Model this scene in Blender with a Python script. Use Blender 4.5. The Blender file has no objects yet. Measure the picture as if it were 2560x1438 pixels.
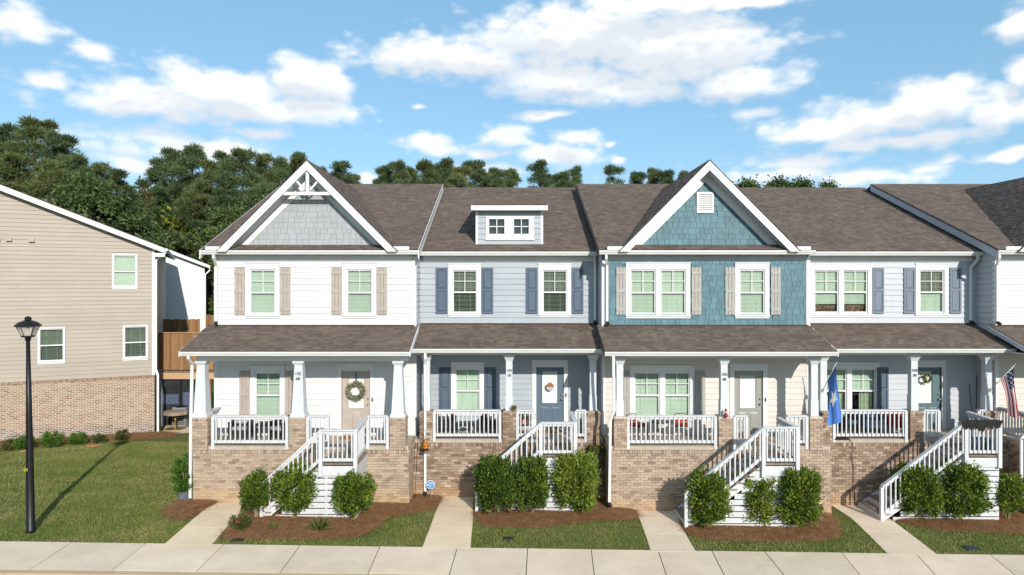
import bpy, bmesh, math, random
import numpy as np
from mathutils import Vector, Matrix, Euler
from mathutils.geometry import delaunay_2d_cdt

random.seed(7)
rng = np.random.default_rng(11)
SC = bpy.context.scene
COL = SC.collection

# ------------------------------------------------------------------ camera
# metres; x to the right, y away from the camera, z up; z = 0 is the soil at the white townhouse
FPX, PX0, PY0, ZC = 1706.67, 1280.0, 707.0, 6.52     # lens in pixels of the 2560 px photograph, principal point, camera height
cam_data = bpy.data.cameras.new('camera')
cam_data.sensor_width = 36.0
cam_data.lens = 24.0
cam_data.shift_y = (PY0 - 719.0) / 2560.0
cam_data.clip_start = 0.1
cam_data.clip_end = 6000.0
cam = bpy.data.objects.new('camera', cam_data)
cam.location = (0, 0, ZC)
cam.rotation_euler = (math.radians(90), 0, 0)
COL.objects.link(cam)
SC.camera = cam

# ------------------------------------------------------------------ sun, sky, exposure
SUN = Vector((0.36, -1.0, 0.50)).normalized()          # towards the sun
sun_data = bpy.data.lights.new('sun', 'SUN')
sun_data.energy = 3.7
sun_data.angle = math.radians(0.55)
sun_data.color = (1.0, 0.945, 0.855)
sun = bpy.data.objects.new('sun', sun_data)
sun.rotation_euler = (-SUN).to_track_quat('-Z', 'Y').to_euler()
sun.location = SUN * 60
COL.objects.link(sun)
SC.view_settings.view_transform = 'Standard'
SC.view_settings.look = 'None'
SC.view_settings.gamma = 1.0
SC.view_settings.exposure = 0.40
SC.view_settings.use_curve_mapping = False
SC.cycles.max_bounces = 6
SC.cycles.diffuse_bounces = 3
SC.cycles.glossy_bounces = 3
SC.cycles.transparent_max_bounces = 12
SC.cycles.use_denoising = True
SC.cycles.use_adaptive_sampling = True
SC.cycles.adaptive_threshold = .02

class NT:
    """short-hand for building node trees"""
    def __init__(s, tree): s.t = tree; s.n = tree.nodes; s.l = tree.links
    def node(s, kind, **kw):
        n = s.n.new(kind)
        for k, v in kw.items(): setattr(n, k, v)
        return n
    def set(s, sock, v):
        if isinstance(v, bpy.types.NodeSocket): s.l.new(v, sock)
        elif v is not None: sock.default_value = v
    def math(s, op, a, b=None, c=None, clamp=False):
        n = s.node('ShaderNodeMath', operation=op); n.use_clamp = clamp
        s.set(n.inputs[0], a); s.set(n.inputs[1], b); s.set(n.inputs[2], c)
        return n.outputs[0]
    def vec(s, op, a, b=None):
        n = s.node('ShaderNodeVectorMath', operation=op)
        s.set(n.inputs[0], a); s.set(n.inputs[1], b)
        return n.outputs['Value'] if op in ('LENGTH', 'DOT_PRODUCT') else n.outputs[0]
    def noise(s, vec, scale, detail=4, rough=0.55, out=0, dist=0.0):
        n = s.node('ShaderNodeTexNoise')
        s.set(n.inputs['Vector'], vec); n.inputs['Scale'].default_value = scale
        n.inputs['Detail'].default_value = detail; n.inputs['Roughness'].default_value = rough
        n.inputs['Distortion'].default_value = dist
        return n.outputs[out]
    def mix(s, fac, a, b, kind='MIX'):
        n = s.node('ShaderNodeMix', data_type='RGBA', blend_type=kind)
        s.set(n.inputs[0], fac); s.set(n.inputs[6], a); s.set(n.inputs[7], b)
        return n.outputs[2]
    def ramp(s, fac, stops, interp='LINEAR'):
        n = s.node('ShaderNodeValToRGB'); n.color_ramp.interpolation = interp
        e = n.color_ramp.elements
        while len(e) > 1: e.remove(e[-1])
        e[0].position = stops[0][0]; e[0].color = (*stops[0][1], 1)
        for p, c in stops[1:]:
            x = e.new(p); x.color = (*c, 1)
        s.set(n.inputs[0], fac)
        return n.outputs[0]
    def smooth(s, v, a, b):
        n = s.node('ShaderNodeMapRange', interpolation_type='SMOOTHSTEP')
        s.set(n.inputs[0], v); s.set(n.inputs[1], a); s.set(n.inputs[2], b)
        return n.outputs[0]

# sky: Nishita air plus a field of fair-weather cumulus given by direction (azimuth, tangent of elevation)
CLOUDS = [  # px, py, rx, ry, weight  (where each cloud body stands in the sky)
    (1130,140,260,62,1),(1480,95,300,95,1.1),(1690,120,270,105,1.15),(1850,205,170,48,1),(1400,195,200,50,1),(1560,225,190,36,.9),(1640,15,300,45,1),(1900,5,170,18,.8),
    (560,225,250,62,1),(780,205,110,62,1.05),(440,262,330,44,1),(720,278,185,38,1),(130,200,62,24,.8),(330,205,120,30,.45),
    (45,60,110,44,1),(220,126,52,24,.7),(400,345,230,34,.55),(420,385,250,24,.5),(330,408,110,22,.75),(540,372,110,30,.8),(650,335,60,16,.55),(690,400,55,14,.6),
    (1075,362,95,24,.85),(1268,333,56,32,.95),(1365,283,72,13,.8),(1425,346,62,28,.9),(1400,392,110,26,.85),(1225,378,60,11,.7),(1045,276,22,8,.6),(1550,398,28,9,.7),(1520,365,20,7,.6),
    (2290,275,290,55,1),(2330,245,170,46,1.05),(2040,322,170,40,.95),(2250,345,290,24,.75),(2490,280,130,44,.9),
    (2540,62,80,48,.9),(2570,170,48,36,.9),(2510,392,95,18,.8),(1985,405,170,26,.55),(2210,438,180,24,.85),(2335,410,78,18,.7),(1960,440,170,28,.5),(1865,286,80,14,.6),(2390,395,30,10,.6),
    (920,442,46,16,.6),(1190,414,90,14,.6),(870,330,30,10,.3),(1180,430,200,14,.5),
]
world = bpy.data.worlds.new('World')
SC.world = world
world.use_nodes = True
world.cycles.sampling_method = 'MANUAL'
world.cycles.sample_map_resolution = 256
W = NT(world.node_tree)
W.n.clear()
def cloud_group(least=0):
    """how far inside the nearest cloud body a direction lies"""
    g = bpy.data.node_groups.new('cloud_field', 'ShaderNodeTree')
    g.interface.new_socket('P', in_out='INPUT', socket_type='NodeSocketVector')
    g.interface.new_socket('Density', in_out='OUTPUT', socket_type='NodeSocketFloat')
    G = NT(g)
    gi = G.node('NodeGroupInput'); go = G.node('NodeGroupOutput')
    p = gi.outputs[0]
    total = None
    for (cx, cy, rx, ry, wt) in CLOUDS:
        if rx*ry < least: continue
        u = (cx - PX0) / FPX; a = math.atan(u); ca = math.cos(a)
        te = (PY0 - cy) / FPX * ca
        ra = rx / FPX * ca * ca * 1.12; re = ry / FPX * ca * 1.18
        d = G.node('ShaderNodeVectorMath', operation='MULTIPLY_ADD')
        G.set(d.inputs[0], p); d.inputs[1].default_value = (1/ra, 1/re, 0); d.inputs[2].default_value = (-a/ra, -te/re, 0)
        v = G.math('MULTIPLY_ADD', G.vec('LENGTH', d.outputs[0]), -wt, wt)
        total = v if total is None else G.math('SMOOTH_MAX', total, v, .12)
    G.set(go.inputs[0], total)
    return g
CG = cloud_group(); CG_BIG = cloud_group(1500)
def cloud_at(p, g=CG):
    n = W.node('ShaderNodeGroup'); n.node_tree = g; W.set(n.inputs[0], p); return n.outputs[0]
def noise2(vec, scale, detail, rough, out=0):
    o = W.noise(vec, scale, detail, rough, out); o.node.noise_dimensions = '2D'; return o
tc = W.node('ShaderNodeTexCoord')
sx = W.node('ShaderNodeSeparateXYZ'); W.set(sx.inputs[0], tc.outputs['Generated'])
az = W.math('ARCTAN2', sx.outputs[0], sx.outputs[1])
hyp = W.math('SQRT', W.math('ADD', W.math('MULTIPLY', sx.outputs[0], sx.outputs[0]), W.math('MULTIPLY', sx.outputs[1], sx.outputs[1])))
te = W.math('DIVIDE', sx.outputs[2], W.math('MAXIMUM', hyp, .05))
cp = W.node('ShaderNodeCombineXYZ'); W.set(cp.inputs[0], az); W.set(cp.inputs[1], te)
p = cp.outputs[0]
ps = W.vec('MULTIPLY', p, (1.0, 1.7, 1.0))
w1 = W.vec('MULTIPLY', W.vec('SUBTRACT', noise2(ps, 7.0, 3, .58, 1), (.5, .5, .5)), (.055, .030, 0))
pw = W.vec('ADD', p, w1)
# the same kind of sky all round, beyond the clouds listed above
sp_ = W.math('MAXIMUM', W.math('ABSOLUTE', W.math('MULTIPLY', az, 1/.70)), W.math('MULTIPLY', te, 1/.46))
beyond = W.smooth(sp_, 1.0, 1.25)
gen = W.math('MULTIPLY', W.math('SUBTRACT', noise2(ps, 3.2, 3, .5), .52), 5.0)
gen = W.math('SUBTRACT', W.math('MINIMUM', gen, .8), W.math('MULTIPLY', W.math('SUBTRACT', 1.0, beyond), 3.0))
fine = W.math('MULTIPLY', W.math('SUBTRACT', noise2(ps, 17.0, 5, .60), .5), 1.0)
def puff(scale, amp):
    v = W.node('ShaderNodeTexVoronoi', voronoi_dimensions='2D', feature='SMOOTH_F1')
    W.set(v.inputs['Vector'], W.vec('ADD', ps, W.vec('MULTIPLY', w1, (.6, .6, 0)))); v.inputs['Scale'].default_value = scale; v.inputs['Smoothness'].default_value = .35
    return W.math('MULTIPLY', W.math('SUBTRACT', .46, v.outputs['Distance']), amp)
fine = W.math('ADD', fine, W.math('ADD', puff(24.0, .52), puff(62.0, .20)))
dens = W.math('ADD', W.math('MAXIMUM', cloud_at(pw), gen), fine)
above = W.math('ADD', W.math('MAXIMUM', cloud_at(W.vec('ADD', pw, (.012, .030, 0)), CG_BIG), gen), fine)
sky = W.node('ShaderNodeTexSky', sky_type='NISHITA')
sky.sun_disc = False
sky.sun_elevation = math.asin(SUN.z)
sky.sun_rotation = math.atan2(SUN.x, SUN.y)
sky.altitude = 250; sky.air_density = 1.0; sky.dust_density = 0.15; sky.ozone_density = 2.2
SKY_STRENGTH = 0.125
# cloud radiance is given in the same units as the sky node, so that strength scales both
lit = W.smooth(W.math('SUBTRACT', above, W.math('MULTIPLY', dens, .25)), .62, .02)
cloud_col = W.mix(lit, (4.9, 5.2, 5.55, 1), (6.9, 6.9, 6.85, 1))
cover = W.smooth(dens, -.10, .72)
cover = W.math('MULTIPLY', cover, W.smooth(te, -.02, .03))
cover = W.math('MULTIPLY', cover, .97)
clear = W.mix(.55, sky.outputs[0], (1.62, 3.50, 5.05, 1))
skycol = W.mix(cover, clear, cloud_col)
bg = W.node('ShaderNodeBackground'); W.set(bg.inputs[0], skycol); bg.inputs[1].default_value = SKY_STRENGTH
wo = W.node('ShaderNodeOutputWorld'); W.l.new(bg.outputs[0], wo.inputs[0])

# ------------------------------------------------------------------ helpers
def X(px, d): return (px - PX0) * d / FPX
def Z(py, d): return ZC - (py - PY0) * d / FPX
OFF = {}
XF = [None]          # (origin, angle about z) while a building that stands at an angle is being built
def xf(p):
    p = Vector(p)
    if XF[0] is None: return p
    o, a = XF[0]; c, s_ = math.cos(a), math.sin(a)
    return Vector((o[0] + p.x*c - p.y*s_, o[1] + p.x*s_ + p.y*c, o[2] + p.z))
def wloc(o): return OFF.get(o.name, Vector((0, 0, 0))) if o is not None else Vector((0, 0, 0))
def tag(o, label=None, cat=None, group=None, kind=None):
    if label: o['label'] = label
    if cat: o['category'] = cat
    if group: o['group'] = group
    if kind: o['kind'] = kind
    return o
def link(o, parent=None, world=(0, 0, 0)):
    COL.objects.link(o)
    world = Vector(world)
    if parent is not None:
        o.parent = parent
        o.location = world - wloc(parent)
    else:
        o.location = world
    OFF[o.name] = world
    return o
def root(name, loc, label, cat, group=None):
    o = bpy.data.objects.new(name, None)
    o.empty_display_size = .3
    link(o, None, loc)
    return tag(o, label, cat, group)
class MB:
    """collects shapes in world coordinates; build() makes ONE mesh object of them"""
    def __init__(s): s.v = []; s.f = []; s.m = []; s.mi = 0
    def add(s, vs, fs):
        b = len(s.v); s.v.extend([tuple(p) for p in vs])
        s.f.extend([tuple(b + i for i in f) for f in fs]); s.m.extend([s.mi] * len(fs))
        return s
    def hexa(s, p): return s.add(p, [(0,3,2,1),(4,5,6,7),(0,1,5,4),(1,2,6,5),(2,3,7,6),(3,0,4,7)])
    def box(s, x0, x1, y0, y1, z0, z1):
        if x1 < x0: x0, x1 = x1, x0
        if y1 < y0: y0, y1 = y1, y0
        if z1 < z0: z0, z1 = z1, z0
        return s.hexa([(x0,y0,z0),(x1,y0,z0),(x1,y1,z0),(x0,y1,z0),(x0,y0,z1),(x1,y0,z1),(x1,y1,z1),(x0,y1,z1)])
    def frust(s, xc, yc, z0, z1, w0, w1, d0=None, d1=None):
        d0 = w0 if d0 is None else d0; d1 = w1 if d1 is None else d1
        a, b, c, d = w0/2, d0/2, w1/2, d1/2
        return s.hexa([(xc-a,yc-b,z0),(xc+a,yc-b,z0),(xc+a,yc+b,z0),(xc-a,yc+b,z0),(xc-c,yc-d,z1),(xc+c,yc-d,z1),(xc+c,yc+d,z1),(xc-c,yc+d,z1)])
    def bar(s, a, b, w, h, up=(0,0,1)):
        """a straight stick from a to b, w wide and h high"""
        a, b = Vector(a), Vector(b); d = (b - a).normalized(); u = Vector(up)
        r = d.cross(u)
        if r.length < 1e-4: r = d.cross(Vector((0, 1, 0)))
        r.normalize(); u = r.cross(d).normalized()
        q = [(-1,-1),(1,-1),(1,1),(-1,1)]
        P = [a + r*(i*w/2) + u*(j*h/2) for i, j in q] + [b + r*(i*w/2) + u*(j*h/2) for i, j in q]
        return s.hexa(P)
    def prism(s, poly, axis, t0, t1):
        """poly (list of 2-D points) extruded along an axis: 'x' poly=(y,z), 'y' poly=(x,z), 'z' poly=(x,y)"""
        n = len(poly)
        def pt(p, t): return {'x': (t, p[0], p[1]), 'y': (p[0], t, p[1]), 'z': (p[0], p[1], t)}[axis]
        vs = [pt(p, t0) for p in poly] + [pt(p, t1) for p in poly]
        fs = [tuple(range(n))[::-1], tuple(range(n, 2*n))] + [(i, (i+1) % n, n + (i+1) % n, n + i) for i in range(n)]
        return s.add(vs, fs)
    def tube(s, pts, rad, n=8, cap=True):
        pts = [Vector(p) for p in pts]
        if not hasattr(rad, '__len__'): rad = [rad] * len(pts)
        vs, fs = [], []
        ref = Vector((0, 0, 1))
        for i, p in enumerate(pts):
            d = (pts[min(i+1, len(pts)-1)] - pts[max(i-1, 0)]).normalized()
            r = d.cross(ref)
            if r.length < .05: r = d.cross(Vector((0, 1, 0)))
            r.normalize(); u = r.cross(d)
            for k in range(n):
                a = 2*math.pi*k/n
                vs.append(p + (r*math.cos(a) + u*math.sin(a)) * rad[i])
        for i in range(len(pts)-1):
            for k in range(n):
                fs.append((i*n+k, i*n+(k+1) % n, (i+1)*n+(k+1) % n, (i+1)*n+k))
        if cap: fs += [tuple(range(n))[::-1], tuple(range((len(pts)-1)*n, len(pts)*n))]
        return s.add(vs, fs)
    def lathe(s, xc, yc, prof, n=14):
        """prof: (radius, z)"""
        vs, fs = [], []
        for r, z in prof:
            for k in range(n):
                a = 2*math.pi*k/n; vs.append((xc + r*math.cos(a), yc + r*math.sin(a), z))
        for i in range(len(prof)-1):
            for k in range(n): fs.append((i*n+k, i*n+(k+1) % n, (i+1)*n+(k+1) % n, (i+1)*n+k))
        fs += [tuple(range(n))[::-1], tuple(range((len(prof)-1)*n, len(prof)*n))]
        return s.add(vs, fs)
    def ball(s, c, rx, ry=None, rz=None, n=10, m=7):
        ry = rx if ry is None else ry; rz = rx if rz is None else rz
        vs, fs = [], []
        for i in range(m+1):
            t = math.pi*i/m
            for k in range(n):
                a = 2*math.pi*k/n
                vs.append((c[0]+rx*math.sin(t)*math.cos(a), c[1]+ry*math.sin(t)*math.sin(a), c[2]-rz*math.cos(t)))
        for i in range(m):
            for k in range(n): fs.append((i*n+k, i*n+(k+1) % n, (i+1)*n+(k+1) % n, (i+1)*n+k))
        return s.add(vs, fs)
    def build(s, name, mat, parent=None, smooth=False, kind=None, origin=None, bevel=0):
        me = bpy.data.meshes.new(name)
        o0 = Vector(origin) if origin is not None else wloc(parent)
        vv = [xf(p) for p in s.v] if XF[0] is not None else s.v
        me.from_pydata([(p[0]-o0.x, p[1]-o0.y, p[2]-o0.z) for p in vv], [], s.f)
        mats = mat if isinstance(mat, (list, tuple)) else [mat]
        for m in mats: me.materials.append(m)
        if len(mats) > 1: me.polygons.foreach_set('material_index', s.m)
        if smooth: me.polygons.foreach_set('use_smooth', [True]*len(me.polygons))
        me.update()
        o = bpy.data.objects.new(name, me)
        link(o, parent, o0)
        if kind: o['kind'] = kind
        if bevel:
            b = o.modifiers.new('bevel', 'BEVEL'); b.width = bevel; b.segments = 2; b.limit_method = 'ANGLE'
        return o
def inst(name, mesh, parent, world, scale=(1, 1, 1), rot=(0, 0, 0)):
    o = bpy.data.objects.new(name, mesh)
    link(o, parent, xf(world))
    o.scale = scale; o.rotation_euler = rot
    if XF[0] is not None: o.rotation_euler[2] += XF[0][1]
    return o
def raw_mesh(name, v, f, mat):
    me = bpy.data.meshes.new(name)
    me.from_pydata(v, [], f); me.materials.append(mat); me.update()
    return me
def np_mesh(name, verts, faces, mat, smooth=False):
    """large meshes from numpy arrays; faces: (n, k) of equal size"""
    me = bpy.data.meshes.new(name)
    n, k = faces.shape
    me.vertices.add(len(verts)); me.vertices.foreach_set('co', np.asarray(verts, np.float32).ravel())
    me.loops.add(n*k); me.loops.foreach_set('vertex_index', np.asarray(faces, np.int32).ravel())
    me.polygons.add(n)
    me.polygons.foreach_set('loop_start', np.arange(0, n*k, k, dtype=np.int32))
    me.polygons.foreach_set('loop_total', np.full(n, k, np.int32))
    me.polygons.foreach_set('use_smooth', np.full(n, bool(smooth)))
    me.materials.append(mat)
    me.update(calc_edges=True); me.validate()
    return me

# ------------------------------------------------------------------ materials
def _m(name):
    m = bpy.data.materials.new(name); m.use_nodes = True
    t = NT(m.node_tree)
    return m, t, t.n['Principled BSDF']
def rnd(t):
    """one random number per object and per loose piece of a joined mesh"""
    oi = t.node('ShaderNodeObjectInfo'); g = t.node('ShaderNodeNewGeometry')
    return t.math('FRACT', t.math('ADD', oi.outputs['Random'], g.outputs['Random Per Island']))
def wpos(t):
    return t.node('ShaderNodeNewGeometry').outputs['Position']
def paint(name, col, rough=.5, var=.06, scale=3.0, bump=.0, dirt=.0, piece=.0, metal=0.0, spec=.5):
    m, t, b = _m(name)
    p = wpos(t)
    c2 = tuple(max(0, x*(1-var*2)) for x in col)
    c = t.mix(t.smooth(t.noise(p, scale, 6, .6), .35, .7), (*c2, 1), (*col, 1))
    if dirt:
        d = t.smooth(t.noise(t.vec('MULTIPLY', p, (1.5, 1.5, .35)), 4.0, 7, .65), .52, .82)
        c = t.mix(t.math('MULTIPLY', d, dirt), c, (.23, .19, .15, 1))
    if piece:
        r = rnd(t)
        c = t.mix(1.0, c, t.ramp(r, [(0, (1-piece,)*3), (1, (1+piece*.35,)*3)]), 'MULTIPLY')
    t.set(b.inputs['Base Color'], c)
    b.inputs['Roughness'].default_value = rough
    b.inputs['Metallic'].default_value = metal
    b.inputs['Specular IOR Level'].default_value = spec
    if bump:
        bp = t.node('ShaderNodeBump'); bp.inputs['Strength'].default_value = bump; bp.inputs['Distance'].default_value = .01
        t.set(bp.inputs['Height'], t.noise(p, 60, 5, .6)); t.l.new(bp.outputs[0], b.inputs['Normal'])
    return m
M = {}
M['white'] = paint('white_trim_paint', (.69, .695, .70), .45, .03, 2.0, dirt=.10)
M['white_rail'] = paint('white_railing_paint', (.60, .61, .625), .5, .05, 5.0, dirt=.22)
M['column'] = paint('column_paint', (.58, .60, .63), .5, .04, 2.0, dirt=.10)
M['gutter'] = paint('gutter_enamel', (.70, .70, .69), .35, .03, 1.0, dirt=.10)
M['side_white'] = paint('white_siding', (.66, .665, .665), .55, .03, 1.2, dirt=.09, piece=.03)
M['side_blue'] = paint('pale_blue_siding', (.36, .395, .435), .55, .04, 1.2, dirt=.09, piece=.04)
M['side_cream'] = paint('cream_siding', (.59, .555, .51), .55, .04, 1.2, dirt=.09, piece=.03)
M['side_pale'] = paint('pale_grey_siding', (.47, .49, .53), .55, .03, 1.2, dirt=.09, piece=.03)
M['side_grey'] = paint('grey_siding', (.46, .48, .52), .55, .03, 1.2, dirt=.05, piece=.03)
M['side_tan'] = paint('tan_siding', (.36, .305, .25), .55, .04, .9, dirt=.09, piece=.04)
M['side_far'] = paint('slate_blue_siding', (.26, .30, .37), .55, .04, .9, piece=.04)
M['shake_blue'] = paint('blue_shingle_paint', (.095, .205, .250), .6, .10, 3.0, bump=.25, piece=.18)
M['shake_grey'] = paint('grey_shingle_paint', (.365, .385, .40), .6, .04, 3.0, bump=.2, piece=.06)
M['shutter_taupe'] = paint('taupe_shutter_paint', (.42, .36, .315), .55, .06, 4.0)
M['shutter_grey'] = paint('grey_shutter_paint', (.37, .355, .33), .55, .06, 4.0)
M['shutter_slate'] = paint('slate_shutter_paint', (.085, .12, .17), .45, .06, 4.0)
M['shutter_dusk'] = paint('steel_grey_shutter_paint', (.165, .20, .25), .45, .06, 4.0)
M['door_taupe'] = paint('taupe_door_paint', (.44, .38, .33), .4, .04, 3.0)
M['door_slate'] = paint('slate_door_paint', (.105, .15, .20), .4, .04, 3.0)
M['door_grey'] = paint('grey_door_paint', (.30, .30, .28), .4, .04, 3.0)
M['door_teal'] = paint('teal_door_paint', (.10, .16, .175), .4, .04, 3.0)
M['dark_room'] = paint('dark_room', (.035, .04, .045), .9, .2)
M['dark_metal'] = paint('black_iron', (.012, .012, .014), .45, .2, 8, metal=.3)
M['nickel'] = paint('satin_nickel', (.55, .52, .48), .3, .05, 8, metal=.9)
M['brass'] = paint('brass', (.55, .38, .10), .35, .2, 8, metal=.7)
M['wood_fence'] = None
M['concrete_edge'] = paint('porch_slab', (.46, .39, .31), .85, .10, 6, bump=.3, dirt=.25)
M['deck_board'] = paint('deck_board', (.30, .235, .18), .7, .2, 8, dirt=.3, piece=.2)
M['interior_grey'] = paint('shadowed_patio_wall', (.05, .055, .065), .9, .3, 2)
M['wicker'] = paint('black_wicker', (.018, .017, .017), .6, .3, 30, bump=.6)
M['cushion_grey'] = paint('grey_cushion', (.30, .30, .30), .9, .1, 10)
M['pillow_white'] = paint('cream_pillow', (.68, .64, .58), .9, .06, 10)
M['pillow_black'] = paint('black_pillow', (.02, .02, .022), .9, .06, 10)
M['red'] = paint('red_fabric', (.36, .02, .025), .8, .15, 10)
M['orange'] = paint('orange_fabric', (.75, .13, .03), .8, .15, 10)
M['blue_fabric'] = paint('blue_fabric', (.035, .075, .14), .8, .2, 10)
M['denim'] = paint('blue_grey_plastic', (.10, .13, .20), .5, .2, 10)
M['teal_fabric'] = paint('teal_fabric', (.06, .17, .20), .8, .2, 10)
M['terracotta'] = paint('terracotta', (.42, .13, .06), .8, .15, 10)
M['pot_grey'] = paint('grey_glazed_pot', (.16, .18, .21), .4, .15, 10)
M['black_cloth'] = paint('black_gauze', (.018, .016, .015), .95, .3, 20, bump=.5)
M['web'] = paint('pale_gauze', (.55, .52, .45), .95, .2, 20)
M['rug_brown'] = paint('coir_mat', (.33, .15, .06), .95, .2, 20)
M['amber'] = paint('amber_glass', (.55, .20, .02), .1, .3, 12)
M['galv'] = paint('grey_metal_cabinet', (.25, .26, .27), .5, .1, 10)
M['lid'] = paint('black_utility_lid', (.02, .021, .023), .6, .2, 12)
M['lid_green'] = paint('green_utility_lid', (.02, .055, .05), .6, .2, 12)
M['yellow'] = paint('yellow_tag', (.75, .60, .03), .5, .03)
M['sign_blue'] = paint('sign_blue', (.035, .20, .48), .4, .02)
M['sign_white'] = paint('sign_white', (.80, .80, .80), .4, .02)
M['sign_green'] = paint('sign_dark_green', (.018, .035, .025), .5, .1)
M['black'] = paint('black_print', (.012, .012, .012), .6, .1)
M['flag_blue'] = paint('sky_blue_bunting', (.065, .19, .56), .8, .1, 6)
M['flag_white'] = paint('white_bunting', (.72, .70, .68), .8, .05, 6)
M['flag_red'] = paint('red_bunting', (.45, .02, .025), .8, .1, 6)
M['flag_navy'] = paint('navy_bunting', (.018, .022, .09), .8, .1, 6)
M['bark'] = paint('pine_bark', (.13, .085, .06), .9, .3, 6, bump=.6)
M['stem'] = paint('pale_shrub_stem', (.33, .26, .19), .9, .2, 14)
M['curtain_brown'] = paint('brown_printed_curtain', (.48, .26, .21), .9, .45, 16)
M['curtain_pale'] = paint('pale_curtain', (.62, .62, .52), .9, .1, 6)

def brick_mat(name, cols, stain=.55, zstain=.5):
    m, t, b = _m(name)
    p = wpos(t)
    c = t.ramp(rnd(t), cols, 'LINEAR')
    n = t.noise(p, 45, 5, .6)
    c = t.mix(1.0, c, t.ramp(n, [(.25, (.78, .76, .74)), (.75, (1.16, 1.16, 1.16))]), 'MULTIPLY')
    # pale mortar smears
    c = t.mix(t.math('MULTIPLY', t.smooth(t.noise(p, 9, 6, .65), .55, .8), .35), c, (.56, .49, .42, 1))
    # red-clay splash along the ground, its edge uneven
    z = t.node('ShaderNodeSeparateXYZ'); t.set(z.inputs[0], p)
    hgt = t.math('ADD', z.outputs[2], t.math('MULTIPLY', t.math('SUBTRACT', t.noise(t.vec('MULTIPLY', p, (1, 1, .3)), 2.2, 4, .6), .5), .7))
    hgt = t.math('MULTIPLY_ADD', t.node('ShaderNodeSeparateXYZ').outputs[0], 0.0, hgt)
    xg = t.node('ShaderNodeSeparateXYZ'); t.set(xg.inputs[0], p)
    hgt = t.math('ADD', hgt, t.math('MULTIPLY', xg.outputs[0], .021))
    f = t.math('MULTIPLY', t.smooth(hgt, zstain, -.25), stain)
    c = t.mix(f, c, (.50, .30, .14, 1))
    t.set(b.inputs['Base Color'], c); b.inputs['Roughness'].default_value = .85
    bp = t.node('ShaderNodeBump'); bp.inputs['Strength'].default_value = .5; bp.inputs['Distance'].default_value = .006
    t.set(bp.inputs['Height'], n); t.l.new(bp.outputs[0], b.inputs['Normal'])
    return m
M['brick_light'] = brick_mat('buff_brick', [(0, (.21, .155, .115)), (.12, (.285, .215, .16)), (.45, (.385, .295, .22)), (.8, (.445, .345, .26)), (1, (.34, .25, .18))])
M['brick_brown'] = brick_mat('brown_brick', [(0, (.165, .105, .075)), (.25, (.235, .16, .112)), (.6, (.295, .21, .15)), (.9, (.35, .26, .195)), (1, (.46, .37, .30))])
M['brick_tan'] = brick_mat('tumbled_brick', [(0, (.09, .067, .055)), (.12, (.175, .13, .106)), (.5, (.25, .195, .16)), (1, (.34, .27, .23))], .3, -.45)
M['mortar'] = paint('mortar', (.58, .49, .40), .95, .12, 10, bump=.4)
M['mortar_brown'] = paint('sandy_mortar', (.36, .275, .205), .95, .15, 10, bump=.4)
M['mortar_pale'] = paint('pale_mortar', (.76, .675, .585), .95, .12, 10, bump=.4)

def shingle_mat(name, cols):
    m, t, b = _m(name)
    p = wpos(t)
    c = t.ramp(rnd(t), cols)
    c = t.mix(1.0, c, t.ramp(t.noise(p, 130, 3, .6), [(.3, (.80, .80, .80)), (.7, (1.2, 1.2, 1.2))]), 'MULTIPLY')
    c = t.mix(1.0, c, t.ramp(t.noise(p, .8, 4, .6), [(.3, (.88, .88, .9)), (.7, (1.1, 1.08, 1.05))]), 'MULTIPLY')
    t.set(b.inputs['Base Color'], c); b.inputs['Roughness'].default_value = .92; b.inputs['Specular IOR Level'].default_value = .25
    bp = t.node('ShaderNodeBump'); bp.inputs['Strength'].default_value = .5; bp.inputs['Distance'].default_value = .004
    t.set(bp.inputs['Height'], t.noise(p, 260, 2, .6)); t.l.new(bp.outputs[0], b.inputs['Normal'])
    return m
M['shingle'] = shingle_mat('weathered_brown_shingle', [(0, (.100, .076, .062)), (.3, (.120, .092, .076)), (.7, (.138, .107, .088)), (1, (.165, .129, .107))])
M['roof_deck'] = paint('roof_felt', (.075, .058, .048), .95, .2, 6)

def wood_mat(name, a, bcol, piece=.3):
    m, t, b = _m(name)
    p = wpos(t)
    n = t.noise(t.vec('MULTIPLY', p, (9, 9, .8)), 3, 6, .65, dist=1.2)
    c = t.mix(n, (*a, 1), (*bcol, 1))
    c = t.mix(1.0, c, t.ramp(rnd(t), [(0, (1-piece,)*3), (1, (1.2, 1.18, 1.12))]), 'MULTIPLY')
    t.set(b.inputs['Base Color'], c); b.inputs['Roughness'].default_value = .8
    return m
M['wood_fence'] = wood_mat('cedar_board', (.13, .062, .026), (.40, .225, .105))
M['wood_beam'] = wood_mat('treated_beam', (.36, .22, .12), (.52, .36, .22), .1)
M['wood_grey'] = wood_mat('weathered_slab', (.16, .115, .08), (.36, .29, .22), .1)

def glass_mat(name, tint, gloss=.9, rough=.02):
    m = bpy.data.materials.new(name); m.use_nodes = True
    t = NT(m.node_tree); t.n.clear()
    tr = t.node('ShaderNodeBsdfTransparent'); tr.inputs[0].default_value = (*tint, 1)
    gl = t.node('ShaderNodeBsdfGlossy'); gl.inputs['Roughness'].default_value = rough; gl.inputs[0].default_value = (gloss,)*3 + (1,)
    fr = t.node('ShaderNodeFresnel'); fr.inputs[0].default_value = 1.5
    mx = t.node('ShaderNodeMixShader'); t.set(mx.inputs[0], fr.outputs[0]); t.l.new(tr.outputs[0], mx.inputs[1]); t.l.new(gl.outputs[0], mx.inputs[2])
    o = t.node('ShaderNodeOutputMaterial'); t.l.new(mx.outputs[0], o.inputs[0])
    return m
M['glass'] = glass_mat('green_tinted_glass', (.835, .895, .85))
M['glass_clear'] = glass_mat('clear_glass', (.96, .96, .96))
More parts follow.
